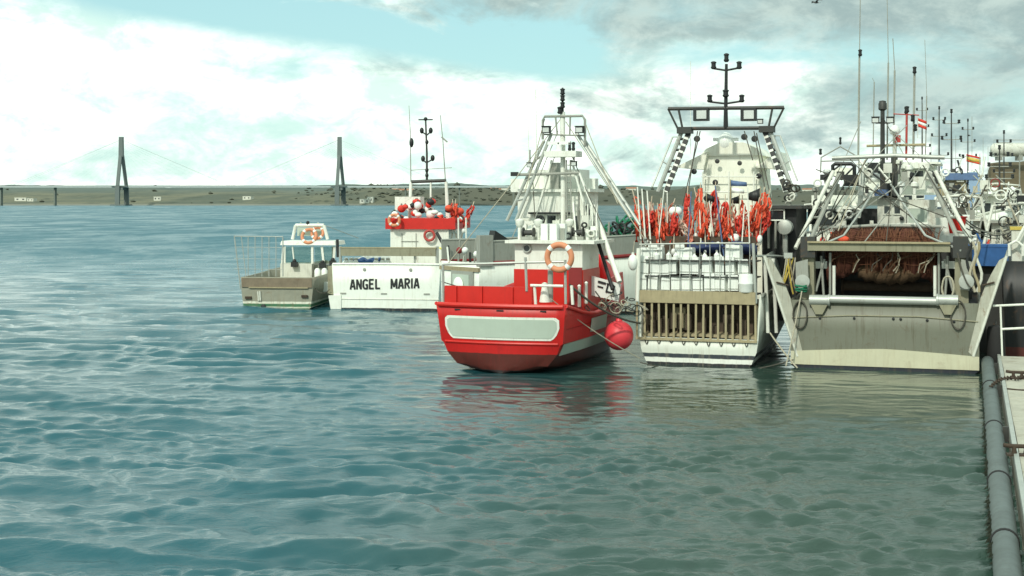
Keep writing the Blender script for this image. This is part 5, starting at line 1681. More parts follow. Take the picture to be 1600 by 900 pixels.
# assorted deck gear along the house fronts
for i in range(46):
    px = rg2.uniform(1270, 1478)
    py = rg2.choice([rg2.uniform(282, 304), rg2.uniform(262, 284), rg2.uniform(304, 352)])
    if py > 304 and 1368 < px < 1450:
        continue
    q = TR.P(px, py, rg2.uniform(5.5, 6.6))
    m_ = rg2.choice(['white_paint', 'white_paint', 'old_white', 'black_paint', 'grey_paint', 'dark_steel', 'white_plastic'])
    k = i % 4
    if k == 0:
        TR.part(MB().box(q, (rg2.uniform(.12, .4), 0.25, rg2.uniform(.12, .4))), 'deck_fitting', m_)
    elif k == 1:
        TR.part(MB().lathe([(0.06, 0), (0.07, 0.25), (0.15, 0.32), (0.14, 0.45), (0.02, 0.5)], q, n=10), 'ventilator', m_)
    elif k == 2:
        TR.part(MB().path([q, q + Vector((rg2.uniform(-.7, .7), 0.1, rg2.uniform(.2, .9)))], 0.04, 6), 'strut', m_)
    else:
        TR.part(MB().torus(q, 0.14, 0.04, n=12, k=6), 'hose_reel', m_)

# ------------------------------------------------------------------ the white boat with lettering on its stern
AM = Boat('fishing_boat', 'white fishing boat with black lettering across its square stern', 603, 77.6, 7.8)
s_ = std_stations(17.0, 3.02, 2.55, 3.4, n=14, stern=1.0, wl=0.5, fl=0.95)
s_[0] = [(x, 0.0, z) for x, y, z in s_[0]]
mat('white_hull_bare', (0, 0, 0), 0.4, var=0.07, streak=0.32, streakcol=(0.44, 0.40, 0.29), rust=0.18, rustcol=(0.36, 0.24, 0.12), fine=0.02, bands=[(-9, (0.02, 0.025, 0.03)), (0.13, (0.79, 0.82, 0.74))])
hull(AM, s_, 'white_hull_bare', thick=0.08, deck=lambda t: 1.6 + t, deckm='grey_paint')
a, b = AM.P(513, 485, -0.2), AM.P(527, 462, -0.2)
AM.part(MB().prism([AM.P(517, 485, -0.1), AM.P(513, 462, -0.1), AM.P(533, 461, -0.1), AM.P(533, 484, -0.1)], (0, 0.9, 0)), 'quarter_step', 'white_paint')
AM.part(MB().prism([AM.P(512, 459, 0.2), AM.P(512, 416, 0.2), AM.P(528, 419, 0.2), AM.P(528, 461, 0.2)], (0, 0.8, 0)), 'grey_locker', 'olive_steel')
# lettering: bold block capitals, one part a letter
GLYPH = {  # strokes on a 1 x 1.5 field, each ((x0, y0), (x1, y1))
    'A': [((0.08, 0), (0.44, 1.5)), ((0.92, 0), (0.56, 1.5)), ((0.24, 0.45), (0.76, 0.45))],
    'N': [((0.12, 0), (0.12, 1.5)), ((0.88, 0), (0.88, 1.5)), ((0.14, 1.45), (0.86, 0.05))],
    'G': [((0.95, 1.2), (0.7, 1.4)), ((0.75, 1.4), (0.35, 1.4)), ((0.38, 1.42), (0.12, 1.1)), ((0.13, 1.15), (0.13, 0.35)), ((0.12, 0.4), (0.38, 0.08)), ((0.35, 0.1), (0.85, 0.1)), ((0.86, 0.0), (0.86, 0.72)), ((0.96, 0.65), (0.55, 0.65))],
    'E': [((0.14, 0), (0.14, 1.5)), ((0.1, 1.4), (0.9, 1.4)), ((0.1, 0.78), (0.8, 0.78)), ((0.1, 0.1), (0.92, 0.1))],
    'L': [((0.14, 0), (0.14, 1.5)), ((0.1, 0.1), (0.92, 0.1))],
    'M': [((0.10, 0), (0.12, 1.5)), ((1.10, 0), (1.08, 1.5)), ((0.14, 1.45), (0.6, 0.25)), ((1.06, 1.45), (0.6, 0.25))],
    'R': [((0.14, 0), (0.14, 1.5)), ((0.1, 1.4), (0.7, 1.4)), ((0.66, 1.42), (0.88, 1.2)), ((0.87, 1.25), (0.87, 0.95)), ((0.88, 1.0), (0.66, 0.76)), ((0.7, 0.77), (0.1, 0.77)), ((0.45, 0.75), (0.92, 0.0))],
    'I': [((0.18, 0), (0.18, 1.5))]}


def lettering(B, text, pa, pb, hgt, weight):
    pa, pb = Vector(pa), Vector(pb)
    wd_ = sum({' ': 1.55, 'I': 0.36, 'M': 1.2}.get(c, 1.0) + 0.2 for c in text) - 0.2
    kx_ = (pb - pa).length / wd_
    kz = hgt / 1.5
    x = 0
    ux = (pb - pa).normalized()
    for c in text:
        w = {' ': 1.55, 'I': 0.36, 'M': 1.2}.get(c, 1.0)
        if c != ' ':
            mb = MB()
            for j, (s0, s1) in enumerate(GLYPH[c]):
                p_ = [pa + ux * ((x + s[0]) * kx_) + Vector((0, -0.0012 * j, s[1] * kz)) for s in (s0, s1)]
                mb.bar(p_[0], p_[1], 0.014, weight, up=ux if abs(s1[0] - s0[0]) < abs(s1[1] - s0[1]) else (0, 0, 1))
            B.part(mb, 'letter', 'black_paint', smooth=False)
        x += w + 0.2


lettering(AM, 'ANGEL MARIA', AM.P(547, 452.5, -0.052), AM.P(655, 450.5, -0.052), 0.56, 0.105)
AM.part(MB().path([(-3.0, -0.03, 2.55), (0, -0.03, 2.57), (3.0, -0.03, 2.55)], 0.06, 8), 'cap_rail', 'white_paint')
for x in (-2.4, -0.1, 2.3):
    AM.part(MB().box((x, -0.05, 0.92), (0.34, 0.02, 0.09)), 'scupper', 'grey_paint')
AM.part(MB().path([(-2.95, -0.045, 0.62), (2.98, -0.045, 0.62)], 0.03, 6), 'rubbing_strake', 'old_white')
for x in (-1.2, 1.4):
    AM.part(MB().lathe([(0.09, 0), (0.09, 0.04), (0.05, 0.05)], (x, -0.04, 2.25), (0, -1, 0), n=12), 'fairlead', 'grey_paint')
# stern gallows beam
AM.part(MB().box(AM.P(607, 394, 0.3), (5.35, 0.3, 0.42)), 'gallows_beam', 'olive_steel')
AM.part(MB().box(AM.P(607, 387, 0.3), (5.45, 0.34, 0.05)), 'beam_edge', 'slat_wood')
for px in (532, 683):
    AM.tube('gallows_post', 'galvanised', [(px, 385, 0.3), (px, 422, 0.3)], 0.09, 8)
AM.tube('gallows_post', 'galvanised', [(648, 400, 0.4), (648, 416, 0.4)], 0.05, 8)
for px in (700, 716, 728):
    AM.tube('side_post', 'white_paint', [(px, 340, 3.0), (px + 1, 415, 3.0)], 0.05, 6)
# deckhouse, red band, mast frame
a, b = AM.P(610, 412, 3.0), AM.P(700, 412, 3.0)
zt4 = AM.P(650, 358, 3.0).z
zr4 = AM.P(650, 341, 3.0).z
ah = AM.part(MB().box(((a.x + b.x) / 2, 5.5, (1.5 + zt4) / 2), (b.x - a.x, 5.0, zt4 - 1.5)), 'deckhouse', 'white_paint')
AM.part(MB().box(((a.x + b.x) / 2 + 0.1, 5.4, (zt4 + zr4) / 2), (b.x - a.x + 0.7, 5.2, zr4 - zt4)), 'red_coaming', 'red_paint', ah)
for px in (628, 650):
    AM.part(MB().box(AM.P(px, 385, 2.97), (0.03, 0.03, 1.5)), 'panel_joint', 'grey_paint', ah)
AM.part(MB().box(AM.P(640, 377, 2.96), (1.0, 0.03, 0.03)), 'panel_joint', 'grey_paint', ah)
AM.tube('black_strut', 'black_paint', [(682, 363, 2.2), (700, 395, 2.0), (706, 412, 1.9)], 0.09, 6)
MZ = 6.0
for px in (640, 700):
    AM.tube('mast_leg', 'white_paint', [(px, 345, MZ), (642 if px < 660 else 697, 284, MZ)], 0.13, 8, r1=0.09)
AM.tube('mast_crossbar', 'dark_steel', [(643, 284, MZ), (697, 282, MZ)], 0.10, 8)
AM.tube('mast_leg', 'white_paint', [(673, 345, MZ), (673, 284, MZ)], 0.06, 6)
AM.tube('mast', 'dark_steel', [(667, 284, MZ), (667, 240, MZ), (665, 186, MZ)], 0.075, 8, r1=0.05)
AM.tube('whip_antenna', 'grey_paint', [(642, 284, MZ), (641, 205, MZ), (639, 165, MZ)], 0.035, 6, r1=0.015)
AM.tube('whip_antenna', 'grey_paint', [(696, 284, MZ), (692, 220, MZ), (688, 180, MZ)], 0.035, 6, r1=0.02)
AM.tube('aerial_arm', 'grey_paint', [(690, 214, MZ), (699, 222, MZ)], 0.05, 6)
AM.tube('aerial_arm', 'grey_paint', [(641, 266, MZ), (706, 262, MZ)], 0.02, 5)
for px, py in ((659, 204), (673, 204), (661, 248), (676, 247)):
    AM.part(MB().ball(AM.P(px, py, MZ), 0.15, 10, 8, (0.85, 0.85, 1.25)), 'mast_lamp', 'black_paint')
    AM.tube('lamp_arm', 'black_paint', [(px, py + 2, MZ), (667, py + 7, MZ)], 0.045, 6)
for py in (222, 266, 274):
    AM.part(MB().ball(AM.P(667, py, MZ), 0.12, 10, 8, (0.9, 0.9, 1.2)), 'mast_lamp', 'black_paint')
AM.part(MB().box(AM.P(665, 187, MZ), (0.85, 0.1, 0.07)).ball(AM.P(665, 186, MZ), 0.12, 8, 6), 'wind_vane', 'black_paint')
AM.part(MB().ball(AM.P(643, 223, MZ), 0.22, 10, 8, (0.6, 0.7, 1.3)), 'radar_reflector', 'black_paint')
AM.part(MB().box(AM.P(640, 318, 5.0), (1.5, 1.2, 0.8)), 'roof_house', 'white_paint')
lifebuoy(AM.W(AM.P(671, 368, 2.75)), -AM.th, 0.28, 0.075, 'dark red lifebuoy on the white deckhouse wall under the red band', 'red_ring', 'red_ring')
lifebuoy(AM.W(AM.P(616, 344, 2.4)), -AM.th, 0.30, 0.09, 'pinkish lifebuoy at the port end of the float heap', 'orange_ring')
nf_g = 'net floats heaped on the red topped deckhouse'
NFp = {}
for i in range(46):
    px = rg2.uniform(612, 722)
    py = 346 - rg2.random() * (14 + 26 * max(0, 1 - abs(px - 668) / 55))
    q = AM.P(px, py, rg2.uniform(3.0, 4.6))
    col_ = rg2.choice(['red', 'white', 'black', 'red', 'white', 'orange'])
    lab = {'red': 'red net float in the heap on the red topped deckhouse', 'white': 'white net float in the heap on the red topped deckhouse',
           'black': 'black net float in the heap on the red topped deckhouse', 'orange': 'orange net float in the heap on the red topped deckhouse'}[col_]
    sc = rg2.uniform(0.8, 1.5)
    if col_ not in NFp:
        e = AM.thing('net_float', q, lab, 'float', nf_g + ', ' + col_)
        MB().ball((0, 0, 0), 0.17, 10, 7, (1.15, 1, 0.95)).build('ball', {'red': 'red_cloth', 'white': 'white_plastic', 'black': 'black_paint', 'orange': 'orange_cloth'}[col_], e)
        MB().torus((0, 0, 0.17), 0.04, 0.018, n=8, k=5).build('eye', 'rope_dark', e)
        NFp[col_] = e
    else:
        dup(NFp[col_], AM.W(q), rg2.uniform(0, 6), None, (sc, sc, sc * rg2.uniform(0.7, 1.2)))
for i, (px, lean) in enumerate(((706, .1), (713, -.1), (720, .35))):
    e = marker_pole(AM.W(AM.P(px, 372, 3.4)), 0, ['red flag pole left of two others at the starboard edge of the float heap', 'red flag pole in the middle at the starboard edge of the float heap',
                                                  'red flag pole tilting outward at the starboard edge of the float heap'][i], 'red_cloth' if i else 'orange_cloth', None)
    e.rotation_euler = (0, lean, 0)
    e.scale = (1.3, 1.3, 0.95)
ys = AM.thing('yellow_star_float', AM.P(697, 391, 1.9), 'bright yellow four armed bundle by the black strut', 'bundle')
for k in range(5):
    a = k * 2 * math.pi / 5 + 0.3
    MB().path([(0, 0, 0), (0.25 * math.cos(a), -0.03, 0.25 * math.sin(a)), (0.42 * math.cos(a), 0, 0.42 * math.sin(a))], 0.12, 7, 0.03).build('arm', 'yellow_cloth', ys)
bt_ = AM.thing('tarpaulin', AM.P(573, 411, 1.0), 'crumpled blue tarpaulin behind the white lettered stern', 'tarpaulin')
rows = []
for i in range(13):
    x = -0.75 + 1.5 * i / 12
    rows.append([(x, -0.2, -0.2), (x, -0.15, 0.10 + 0.12 * rg2.random()), (x, 0.2, 0.16 + 0.16 * rg2.random()), (x, 0.6, 0.1 * rg2.random())])
MB().grid(rows).build('sheet', 'blue_tarp', bt_, thick=0.02)
for i, px in enumerate((541, 549, 556, 588, 598, 606)):
    q = AM.P(px, 413, 0.9)
    e = AM.thing('fish_bag', q, ['white bag at the port end behind the lettered stern', 'white bag second from the port end behind the lettered stern', 'white bag just left of the blue tarpaulin',
                                 'white bag just right of the blue tarpaulin', 'white bag second right of the blue tarpaulin', 'white bag farthest right of the blue tarpaulin'][i], 'bag')
    MB().lathe([(0.16, -0.25), (0.22, -0.1), (0.2, 0.12), (0.1, 0.26), (0.12, 0.36), (0.03, 0.38)], n=10).build('sack', 'white_plastic', e)
    MB().torus((0, 0, 0.27), 0.10, 0.02, (0, 0, 1), n=10, k=5).build('tie', 'rope_pale', e)

# ------------------------------------------------------------------ small weathered workboat
SB = Boat('small_workboat', 'small weathered grey workboat with a little open wheelhouse', 433, 78.6, 7.8, cat='workboat')
s_ = std_stations(9.0, 2.05, 1.78, 2.3, n=12, stern=1.0, wl=0.45, fl=0.93, keel=-0.5)
s_[0] = [(x, 0.0, z) for x, y, z in s_[0]]
mat('worn_hull', (0, 0, 0), 0.7, var=0.3, scale=1.8, streak=0.6, streakcol=(0.22, 0.17, 0.10), rust=0.5, rustcol=(0.17, 0.11, 0.06), fine=0.12,
    bands=[(-9, (0.04, 0.12, 0.06)), (0.06, (0.55, 0.58, 0.45)), (0.14, (0.05, 0.16, 0.08)), (0.30, (0.66, 0.66, 0.55)), (0.42, (0.27, 0.27, 0.21))])
hull(SB, s_, 'worn_hull', thick=0.09, deck=lambda t: 0.9 + .4 * t, deckm='old_wood')
mat('worn_board', (0.20, 0.16, 0.11), 0.8, var=0.4, streak=0.5, scale=3, rust=0.5, fine=0.1)
SB.part(MB().box((0, -0.08, 1.48), (4.05, 0.07, 0.52)), 'stern_board', 'worn_board')
SB.part(MB().box((0.1, -0.10, 1.20), (3.4, 0.1, 0.06)), 'stern_ledge', 'slat_wood')
for px in (403, 406):
    SB.tube('stern_pipe', 'old_white', [(px, 455, -0.1), (px + 1, 470, -0.1)], 0.05, 6)
for px, py in ((388, 465), (476, 463)):
    SB.part(MB().box(SB.P(px, py, -0.1), (0.36, 0.1, 0.13)), 'exhaust_plate', 'rusty_iron')
SB.part(MB().lathe([(0.14, 0), (0.14, 0.12), (0.08, 0.14)], SB.P(412, 479, -0.07), (0, -1, 0), n=12), 'exhaust_port', 'black_paint')
z_r = SB.P(482, 383, 4.0).z
z_w = SB.P(482, 412, 4.0).z
a, b = SB.P(438, 430, 4.0), SB.P(487, 430, 4.0)
sh_ = SB.part(MB().box(((a.x + b.x) / 2, 4.9, (0.9 + z_w) / 2), (b.x - a.x, 1.8, z_w - 0.9)), 'cabin_base', 'old_white')
rr = SB.part(MB().box((SB.P(482, 380, 4).x, 5.0, z_r + 0.12), (3.35, 2.3, 0.24), taper=0.96), 'cabin_roof', 'white_paint')
for px, lean in ((441, 2), (460, 3), (488, 0), (506, 3), (521, -2)):
    SB.part(MB().bar(SB.P(px, 412, 4.05), SB.P(px - lean + (4 if px == 441 else 0), 385, 4.05), 0.13 if px not in (460,) else 0.07, 0.09), 'window_pillar', 'white_paint')
for px in (445, 520):
    SB.part(MB().bar(SB.P(px, 412, 5.8), SB.P(px, 385, 5.8), 0.1, 0.09), 'window_pillar', 'white_paint')
for p, q in ((447, 486), (492, 520)):
    A_, B_ = SB.P(p, 411, 4.06), SB.P(q, 386, 4.06)
    SB.part(MB().box(((A_.x + B_.x) / 2, 4.06, (A_.z + B_.z) / 2), (B_.x - A_.x, 0.015, B_.z - A_.z)), 'windscreen', 'clear_glass')
a, b = SB.P(488, 430, 4.2), SB.P(520, 430, 4.2)
SB.part(MB().box(((a.x + b.x) / 2, 5.3, (0.9 + z_w) / 2 - 0.05), (b.x - a.x, 1.6, z_w - 1.0)), 'engine_box', 'grey_paint')
for px in (496, 507):
    SB.part(MB().lathe([(0.16, 0), (0.18, 0.1), (0.18, 0.5), (0.10, 0.62), (0.02, 0.64)], SB.P(px, 436, 3.2), n=12), 'white_can', 'white_plastic')
SB.part(MB().box(SB.P(507, 448, 2.4), (0.45, 0.35, 0.55)), 'white_case', 'white_plastic')
for px, py in ((460, 413), (504, 415), (520, 411)):
    SB.part(MB().box(SB.P(px, py, 3.8), (0.35, 0.3, 0.3)).ball(SB.P(px, py - 5, 3.8), 0.13, 8, 6), 'outboard_gear', 'black_paint')
# flying bridge frame
fb0 = SB.P(458, 374, 4.3)
for a, b in (((457, 374), (462, 352)), ((512, 374), (506, 352)), ((462, 352), (506, 352))):
    SB.tube('bridge_frame', 'white_paint', [(*a, 4.3), (*b, 4.3)], 0.10, 8)
SB.part(MB().box(SB.P(484, 362, 4.9), (1.5, 0.12, 0.5)), 'bridge_screen', 'pale_panel')
SB.part(MB().lathe([(0.08, 0), (0.1, 0.1), (0.1, 0.22), (0.02, 0.26)], SB.P(481, 352, 4.3), n=10), 'mast_light', 'black_paint')
for px in (470, 497):
    SB.part(MB().lathe([(0.06, 0), (0.08, 0.08), (0.02, 0.12)], SB.P(px, 351, 4.3), n=8), 'deck_light', 'old_white')
SB.tube('stay_wire', 'grey_paint', [(507, 352, 4.3), (560, 372, 7.0)], 0.02, 5)
SB.tube('black_post', 'black_paint', [(527, 374, 3.6), (528, 402, 3.6)], 0.09, 6)
lifebuoy(SB.W(SB.P(483, 369, 4.05)), -SB.th, 0.42, 0.10, 'faded orange lifebuoy laid against the little wheelhouse top, left one', tilt=-0.35)
lifebuoy(SB.W(SB.P(496, 364, 4.25)), -SB.th, 0.34, 0.09, 'smaller faded lifebuoy behind the other on the little wheelhouse top', tilt=-0.35)
cg = SB.thing('wire_cage', SB.P(402, 458, 0.35), 'tall thin wire cage standing on the stern of the small workboat', 'cage')
c0 = SB.P(402, 458, 0.35)
for i in range(8):
    px = 366 + 76 * i / 7
    MB().tube(SB.P(px, 368 + 0.4 * i, 0.35) - c0, SB.P(px + (10 if i < 2 else 0), 432 if i > 1 else 452, 0.35) - c0, 0.035 if i in (0, 7) else 0.024, 5).build('wire', 'galvanised', cg)
for py in (369, 386, 404, 420):
    MB().tube(SB.P(366, py, 0.35) - c0, SB.P(442, py + 1, 0.35) - c0, 0.028 if py == 369 else 0.014, 5).build('wire', 'galvanised', cg)
for px in (366, 442):
    MB().tube(SB.P(px, 369, 0.35) - c0, SB.P(px, 369, 2.0) - c0, 0.018, 5).build('wire', 'galvanised', cg)
rope(SB.W(SB.P(492, 450, 0.3)), AM.W(AM.P(515, 452, 0.0)), 0.25, 0.02, 'slack line between small workboat and lettered white boat', 'rope_dark')

# ------------------------------------------------------------------ grey bulwarked boat lying across behind the red one
GB = Boat('fishing_boat', 'white boat with a high grey bulwark and dark red stripe behind the red one', 719, 71.4, 55.0)
s_ = []
for i in range(14):
    t_ = i / 13
    y = 15.0 * t_
    w = 1.75 * (1 if t_ < 0.6 else max(0.02, 1 - ((t_ - 0.6) / 0.4) ** 2.2))
    s_.append([(0, y, -0.9), (w * 0.7, y, -0.6), (w * 0.95, y, 0.1), (w, y, 2.0), (w, y, 2.95 + 0.4 * t_ ** 2)])
hull(GB, s_, 'white_hull_bare', thick=0.08, deck=lambda t: 2.2 + .5 * t, deckm='grey_paint')
for sg in (-1, 1):
    GB.part(MB().path([(sg * (s[-1][0] + 0.03), s[-1][1], s[-1][2] - 0.02) for s in s_], 0.10, 8), 'red_stripe', 'dark_red')
    GB.part(MB().grid([[(sg * s[-1][0], s[-1][1], s[-1][2] + 0.02), (sg * (s[-1][0] + 0.03), s[-1][1], s[-1][2] + 1.05)] for s in s_]), 'bulwark', 'grey_paint', thick=0.06, smooth=False)
    GB.part(MB().path([(sg * (s[-1][0] + 0.03), s[-1][1], s[-1][2] + 1.06) for s in s_], 0.06, 8), 'bulwark_cap', 'grey_paint')
GB.part(MB().box((1.72, 0.35, 3.55), (0.32, 0.8, 1.55)), 'corner_post', 'grey_paint')
GB.part(MB().prism([(1.2, 0.9, 4.05), (1.2, 1.9, 4.05), (1.2, 1.0, 4.55)], (0.5, 0, 0)), 'black_fairlead', 'black_paint')
GB.part(MB().box((0.35, -0.10, 1.75), (2.0, 0.08, 1.5)), 'stern_frame', 'grey_paint')
GB.part(MB().box((0.3, -0.16, 1.75), (1.5, 0.06, 1.15)), 'stern_panel', 'pale_panel')
GB.part(MB().ball((0.2, -0.25, 1.75), 0.5, 14, 10, (0.9, 0.25, 0.9)), 'stern_float', 'white_plastic')
GB.part(MB().box((0, -0.05, 2.6), (3.6, 0.14, 0.2)), 'stern_beam', 'old_wood')
for i in range(10):
    x, y = rg2.uniform(-1.6, 0.9), rg2.uniform(0.1, 1.5)
    GB.part(MB().path([(x, y, 2.4), (x + rg2.uniform(-.25, .25), y, rg2.uniform(3.1, 4.2))], 0.05, 6), 'stern_post', rg2.choice(['white_paint', 'grey_paint', 'black_paint', 'old_white']))
for i in range(5):
    GB.part(MB().ball((rg2.uniform(-.9, .6), rg2.uniform(.1, 1.2), 3.4 + rg2.uniform(-.3, .4)), 0.17, 10, 7), 'gear_lamp', rg2.choice(['black_paint', 'dark_red', 'white_plastic']))
ng = GB.thing('green_net', (0.6, 10.2, 4.15), 'bright green net heaped behind the white boom on the grey bulwark', 'fishing net')
for i in range(26):
    MB().torus((rg2.gauss(0, .45), rg2.gauss(0, .55), rg2.gauss(0.1, .28)), rg2.uniform(0.2, 0.45), rg2.uniform(.04, .07), (rg2.uniform(-1, 1), rg2.uniform(-1, 1), rg2.uniform(-1, 1)), n=12, k=5).build('net_turn', 'net_green' if i % 3 else 'black_paint', ng)
dn = GB.thing('dark_net', (0.6, 11.9, 4.0), 'dark brown net heap at the right of the green net', 'fishing net')
for i in range(24):
    MB().torus((rg2.gauss(0, .4), rg2.gauss(0, .6), rg2.gauss(0.0, .35)), rg2.uniform(0.25, 0.5), rg2.uniform(.05, .08), (rg2.uniform(-1, 1), rg2.uniform(-1, 1), rg2.uniform(-1, 1)), n=12, k=5).build('net_turn', rg2.choice(['net_brown', 'dark_wood', 'net_tan', 'rope_dark']), dn)
of_ = GB.thing('orange_bag', (0.2, 8.0, 4.2), 'orange bag lying between the red boat wheelhouse and the green net', 'bag')
MB().lathe([(0.2, -0.4), (0.35, -0.2), (0.36, 0.2), (0.2, 0.45), (0.05, 0.5)], n=12).build('sack', 'orange_cloth', of_)
MB().torus((0, 0, 0.42), 0.18, 0.03, (0, 0, 1), n=12, k=5).build('tie', 'rope_dark', of_)
for x, y in ((-0.6, 6.6), (0.2, 7.2), (0.7, 9.0)):
    GB.part(MB().path([(x, y, 2.6), (x + .15, y, 4.9)], 0.06, 6), 'bulwark_stay', 'grey_paint')


# ------------------------------------------------------------------ boats farther up the quay
def quay_boat(name, label, px, Y, deg, L, beam, sheer, bow, hullm, hc, trim, house=(0.35, 0.75), hh=2.6, mast=6.0, seed=1, cat='fishing boat', bridge=True, gear=16):
    """inshore fishing boat: hull, wheelhouse with windows, bridge deck, mast with yards, gallows, gear"""
    B = Boat(name, label, px, Y, deg, cat)
    rg = random.Random(seed)
    s = std_stations(L, beam / 2, sheer, bow, n=12, stern=0.95)
    s[0] = [(x, 0, z) for x, y, z in s[0]]
    hull(B, s, hullm, thick=0.08, deck=lambda t: sheer - 0.8 + 0.9 * t, deckm='old_wood')
    for sg in (-1, 1):
        B.part(MB().path([(sg * (q[-1][0] + 0.03), q[-1][1], q[-1][2]) for q in s], 0.07, 7), 'gunwale', trim)
    y0, y1 = L * house[0], L * house[1]
    zb_ = sheer - 0.5
    w = beam * 0.62
    h = B.part(MB().box((0, (y0 + y1) / 2, zb_ + hh / 2), (w, y1 - y0, hh), taper=0.95), 'wheelhouse', hc)
    B.part(MB().box((0, (y0 + y1) / 2, zb_ + hh + 0.07), (w + 0.5, y1 - y0 + 0.6, 0.13)), 'roof', trim, h)
    for k in (-0.3, 0, 0.3):
        window(B, Vector((k * w, y0 - 0.01, zb_ + hh * 0.72)), w * 0.2, hh * 0.24, h, frame=hc)
    for k in (0.25, 0.5, 0.75):
        window(B, Vector((w * 0.49, y0 + (y1 - y0) * k, zb_ + hh * 0.72)), (y1 - y0) * 0.16, hh * 0.24, h, frame=hc, side=True)
    for k in (-0.3, 0, 0.3):
        window(B, Vector((k * w, y1 + 0.01, zb_ + hh * 0.72)), w * 0.2, hh * 0.24, h, frame=hc)
    B.part(MB().box((-w * 0.2, y0 - 0.03, zb_ + hh * 0.35), (0.6, 0.06, hh * 0.6)), 'door', trim, h)
    zt_2 = zb_ + hh + 0.14
    if bridge:
        b2 = B.part(MB().box((0, y0 + (y1 - y0) * 0.55, zt_2 + 0.75), (w * 0.72, (y1 - y0) * 0.5, 1.5), taper=0.92), 'upper_bridge', hc)
        B.part(MB().box((0, y0 + (y1 - y0) * 0.55, zt_2 + 1.56), (w * 0.85, (y1 - y0) * 0.6, 0.12)), 'bridge_roof', trim, b2)
        for k in (-0.22, 0.05, 0.25):
            window(B, Vector((k * w, y0 + (y1 - y0) * 0.30 - 0.02, zt_2 + 0.95)), w * 0.16, 0.5, b2, frame=hc)
        zt_2 += 1.6
    my = (y0 + y1) / 2
    B.part(MB().path([(0, my, zt_2 - 0.4), (0, my, zt_2 + mast)], 0.07, 7, 0.04), 'mast', 'dark_steel')
    for f_ in (0.35, 0.62, 0.85):
        x = 0.9 - 0.5 * f_
        B.part(MB().path([(-x, my, zt_2 + mast * f_), (x, my, zt_2 + mast * f_)], 0.03, 6), 'yard', 'grey_paint')
        for k in (-1, 1):
            mast_light(B, Vector((k * x, my, zt_2 + mast * f_)), 0.10, 0.26)
    mast_light(B, Vector((0, my, zt_2 + mast)), 0.09, 0.28)
    B.part(MB().box((0.5, my - 0.3, zt_2 + 0.35), (1.1, 0.12, 0.12)).lathe([(0.14, -0.35), (0.14, 0.0)], (0.5, my - 0.3, zt_2 + 0.3), n=10), 'radar', 'white_plastic')
    B.part(MB().lathe([(0.2, 0), (0.26, 0.1), (0.24, 0.3), (0.02, 0.46)], (-0.7, my, zt_2), n=12), 'radome', 'white_plastic')
    for k in (-1, 1):
        B.part(MB().path([(k * beam * 0.44, 0.4, sheer - 0.3), (k * beam * 0.3, 0.9, sheer + 2.6), (0, 1.0, sheer + 2.7)], 0.08, 7), 'gallows', 'old_white')
        B.part(MB().path([(k * w * 0.4, my, zt_2), (k * w * 0.4, my, zt_2 + mast * rg.uniform(.6, 1.1))], 0.018, 5), 'whip_antenna', 'grey_paint')
    for i in range(gear):
        p = Vector((rg.uniform(-.4, .4) * beam, rg.uniform(0.3, y0 - 0.2), sheer - 0.4 + rg.uniform(0, 0.7)))
        m_ = rg.choice(['white_plastic', 'blue_tarp', 'red_paint', 'grey_paint', 'black_paint', 'old_white', 'orange_cloth'])
        if i % 3 == 0:
            B.part(MB().box(p, (rg.uniform(.3, .7), .4, rg.uniform(.25, .6))), 'fish_box', m_)
        elif i % 3 == 1:
            B.part(MB().lathe([(0.14, 0), (0.18, 0.1), (0.18, 0.45), (0.06, 0.6)], p, n=10), 'drum', m_)
        else:
            B.part(MB().path([p, p + Vector((rg.uniform(-.5, .5), 0, rg.uniform(.6, 1.8)))], 0.05, 6), 'gear_post', m_)
    return B


mat('blue_hull', (0, 0, 0), 0.45, var=0.1, streak=0.3, bands=[(-9, (0.1, 0.02, 0.02)), (0.2, (0.05, 0.12, 0.33)), (1.6, (0.70, 0.73, 0.68))])
mat('black_hull', (0, 0, 0), 0.5, var=0.2, streak=0.4, streakcol=(0.08, 0.05, 0.03), rust=0.3, bands=[(-9, (0.09, 0.02, 0.015)), (0.5, (0.016, 0.018, 0.018))])
mat('red_white_hull', (0, 0, 0), 0.45, var=0.1, streak=0.3, bands=[(-9, (0.1, 0.02, 0.02)), (0.3, (0.72, 0.74, 0.68)), (1.9, (0.45, 0.03, 0.03))])
Q1 = quay_boat('fishing_boat', 'blue and white fishing boat with broad blue roof edge behind the trawler', 1484, 86.0, 18.1, 16, 5.2, 3.4, 4.4, 'blue_hull', 'white_paint', 'blue_paint', (0.2, 0.7), 2.6, 4.6, 21)
for i in range(7):
    q = Q1.P(1450 + 14 * i, 285 + rg2.uniform(-14, 4), 1.0)
    Q1.part(MB().box(q, (0.5, 0.4, 0.5)) if i % 2 else MB().path([q, q + Vector((rg2.uniform(-.6, .6), 0, 1.3))], 0.06, 6), 'roof_gear', ['white_paint', 'black_paint', 'pale_blue'][i % 3])
a, b = Q1.P(1449, 276, 0.6), Q1.P(1528, 269, 0.6)
aw = Q1.part(MB().box(((a.x + b.x) / 2, 1.8, a.z), (b.x - a.x, 2.6, 0.42)), 'blue_awning', 'blue_paint')
Q1.part(MB().box(((a.x + b.x) / 2 - 0.3, 1.9, a.z - 0.75), ((b.x - a.x) * 0.75, 2.2, 1.0)), 'awning_screen', 'slat_wood')
for k in (0.06, 0.94):
    Q1.part(MB().box((a.x + (b.x - a.x) * k, 0.7, a.z - 1.0), (0.7, 0.3, 1.9)), 'awning_post', 'pale_blue')
fs = Q1.thing('flag', Q1.P(1512, 247, 1.0), 'red and yellow striped flag flying by the earth bank', 'flag')
fs.scale = (0.72, 0.72, 0.6)
MB().tube((-0.02, 0, -1.6), (0.02, 0, 1.1), 0.03, 6).build('staff', 'dark_steel', fs)
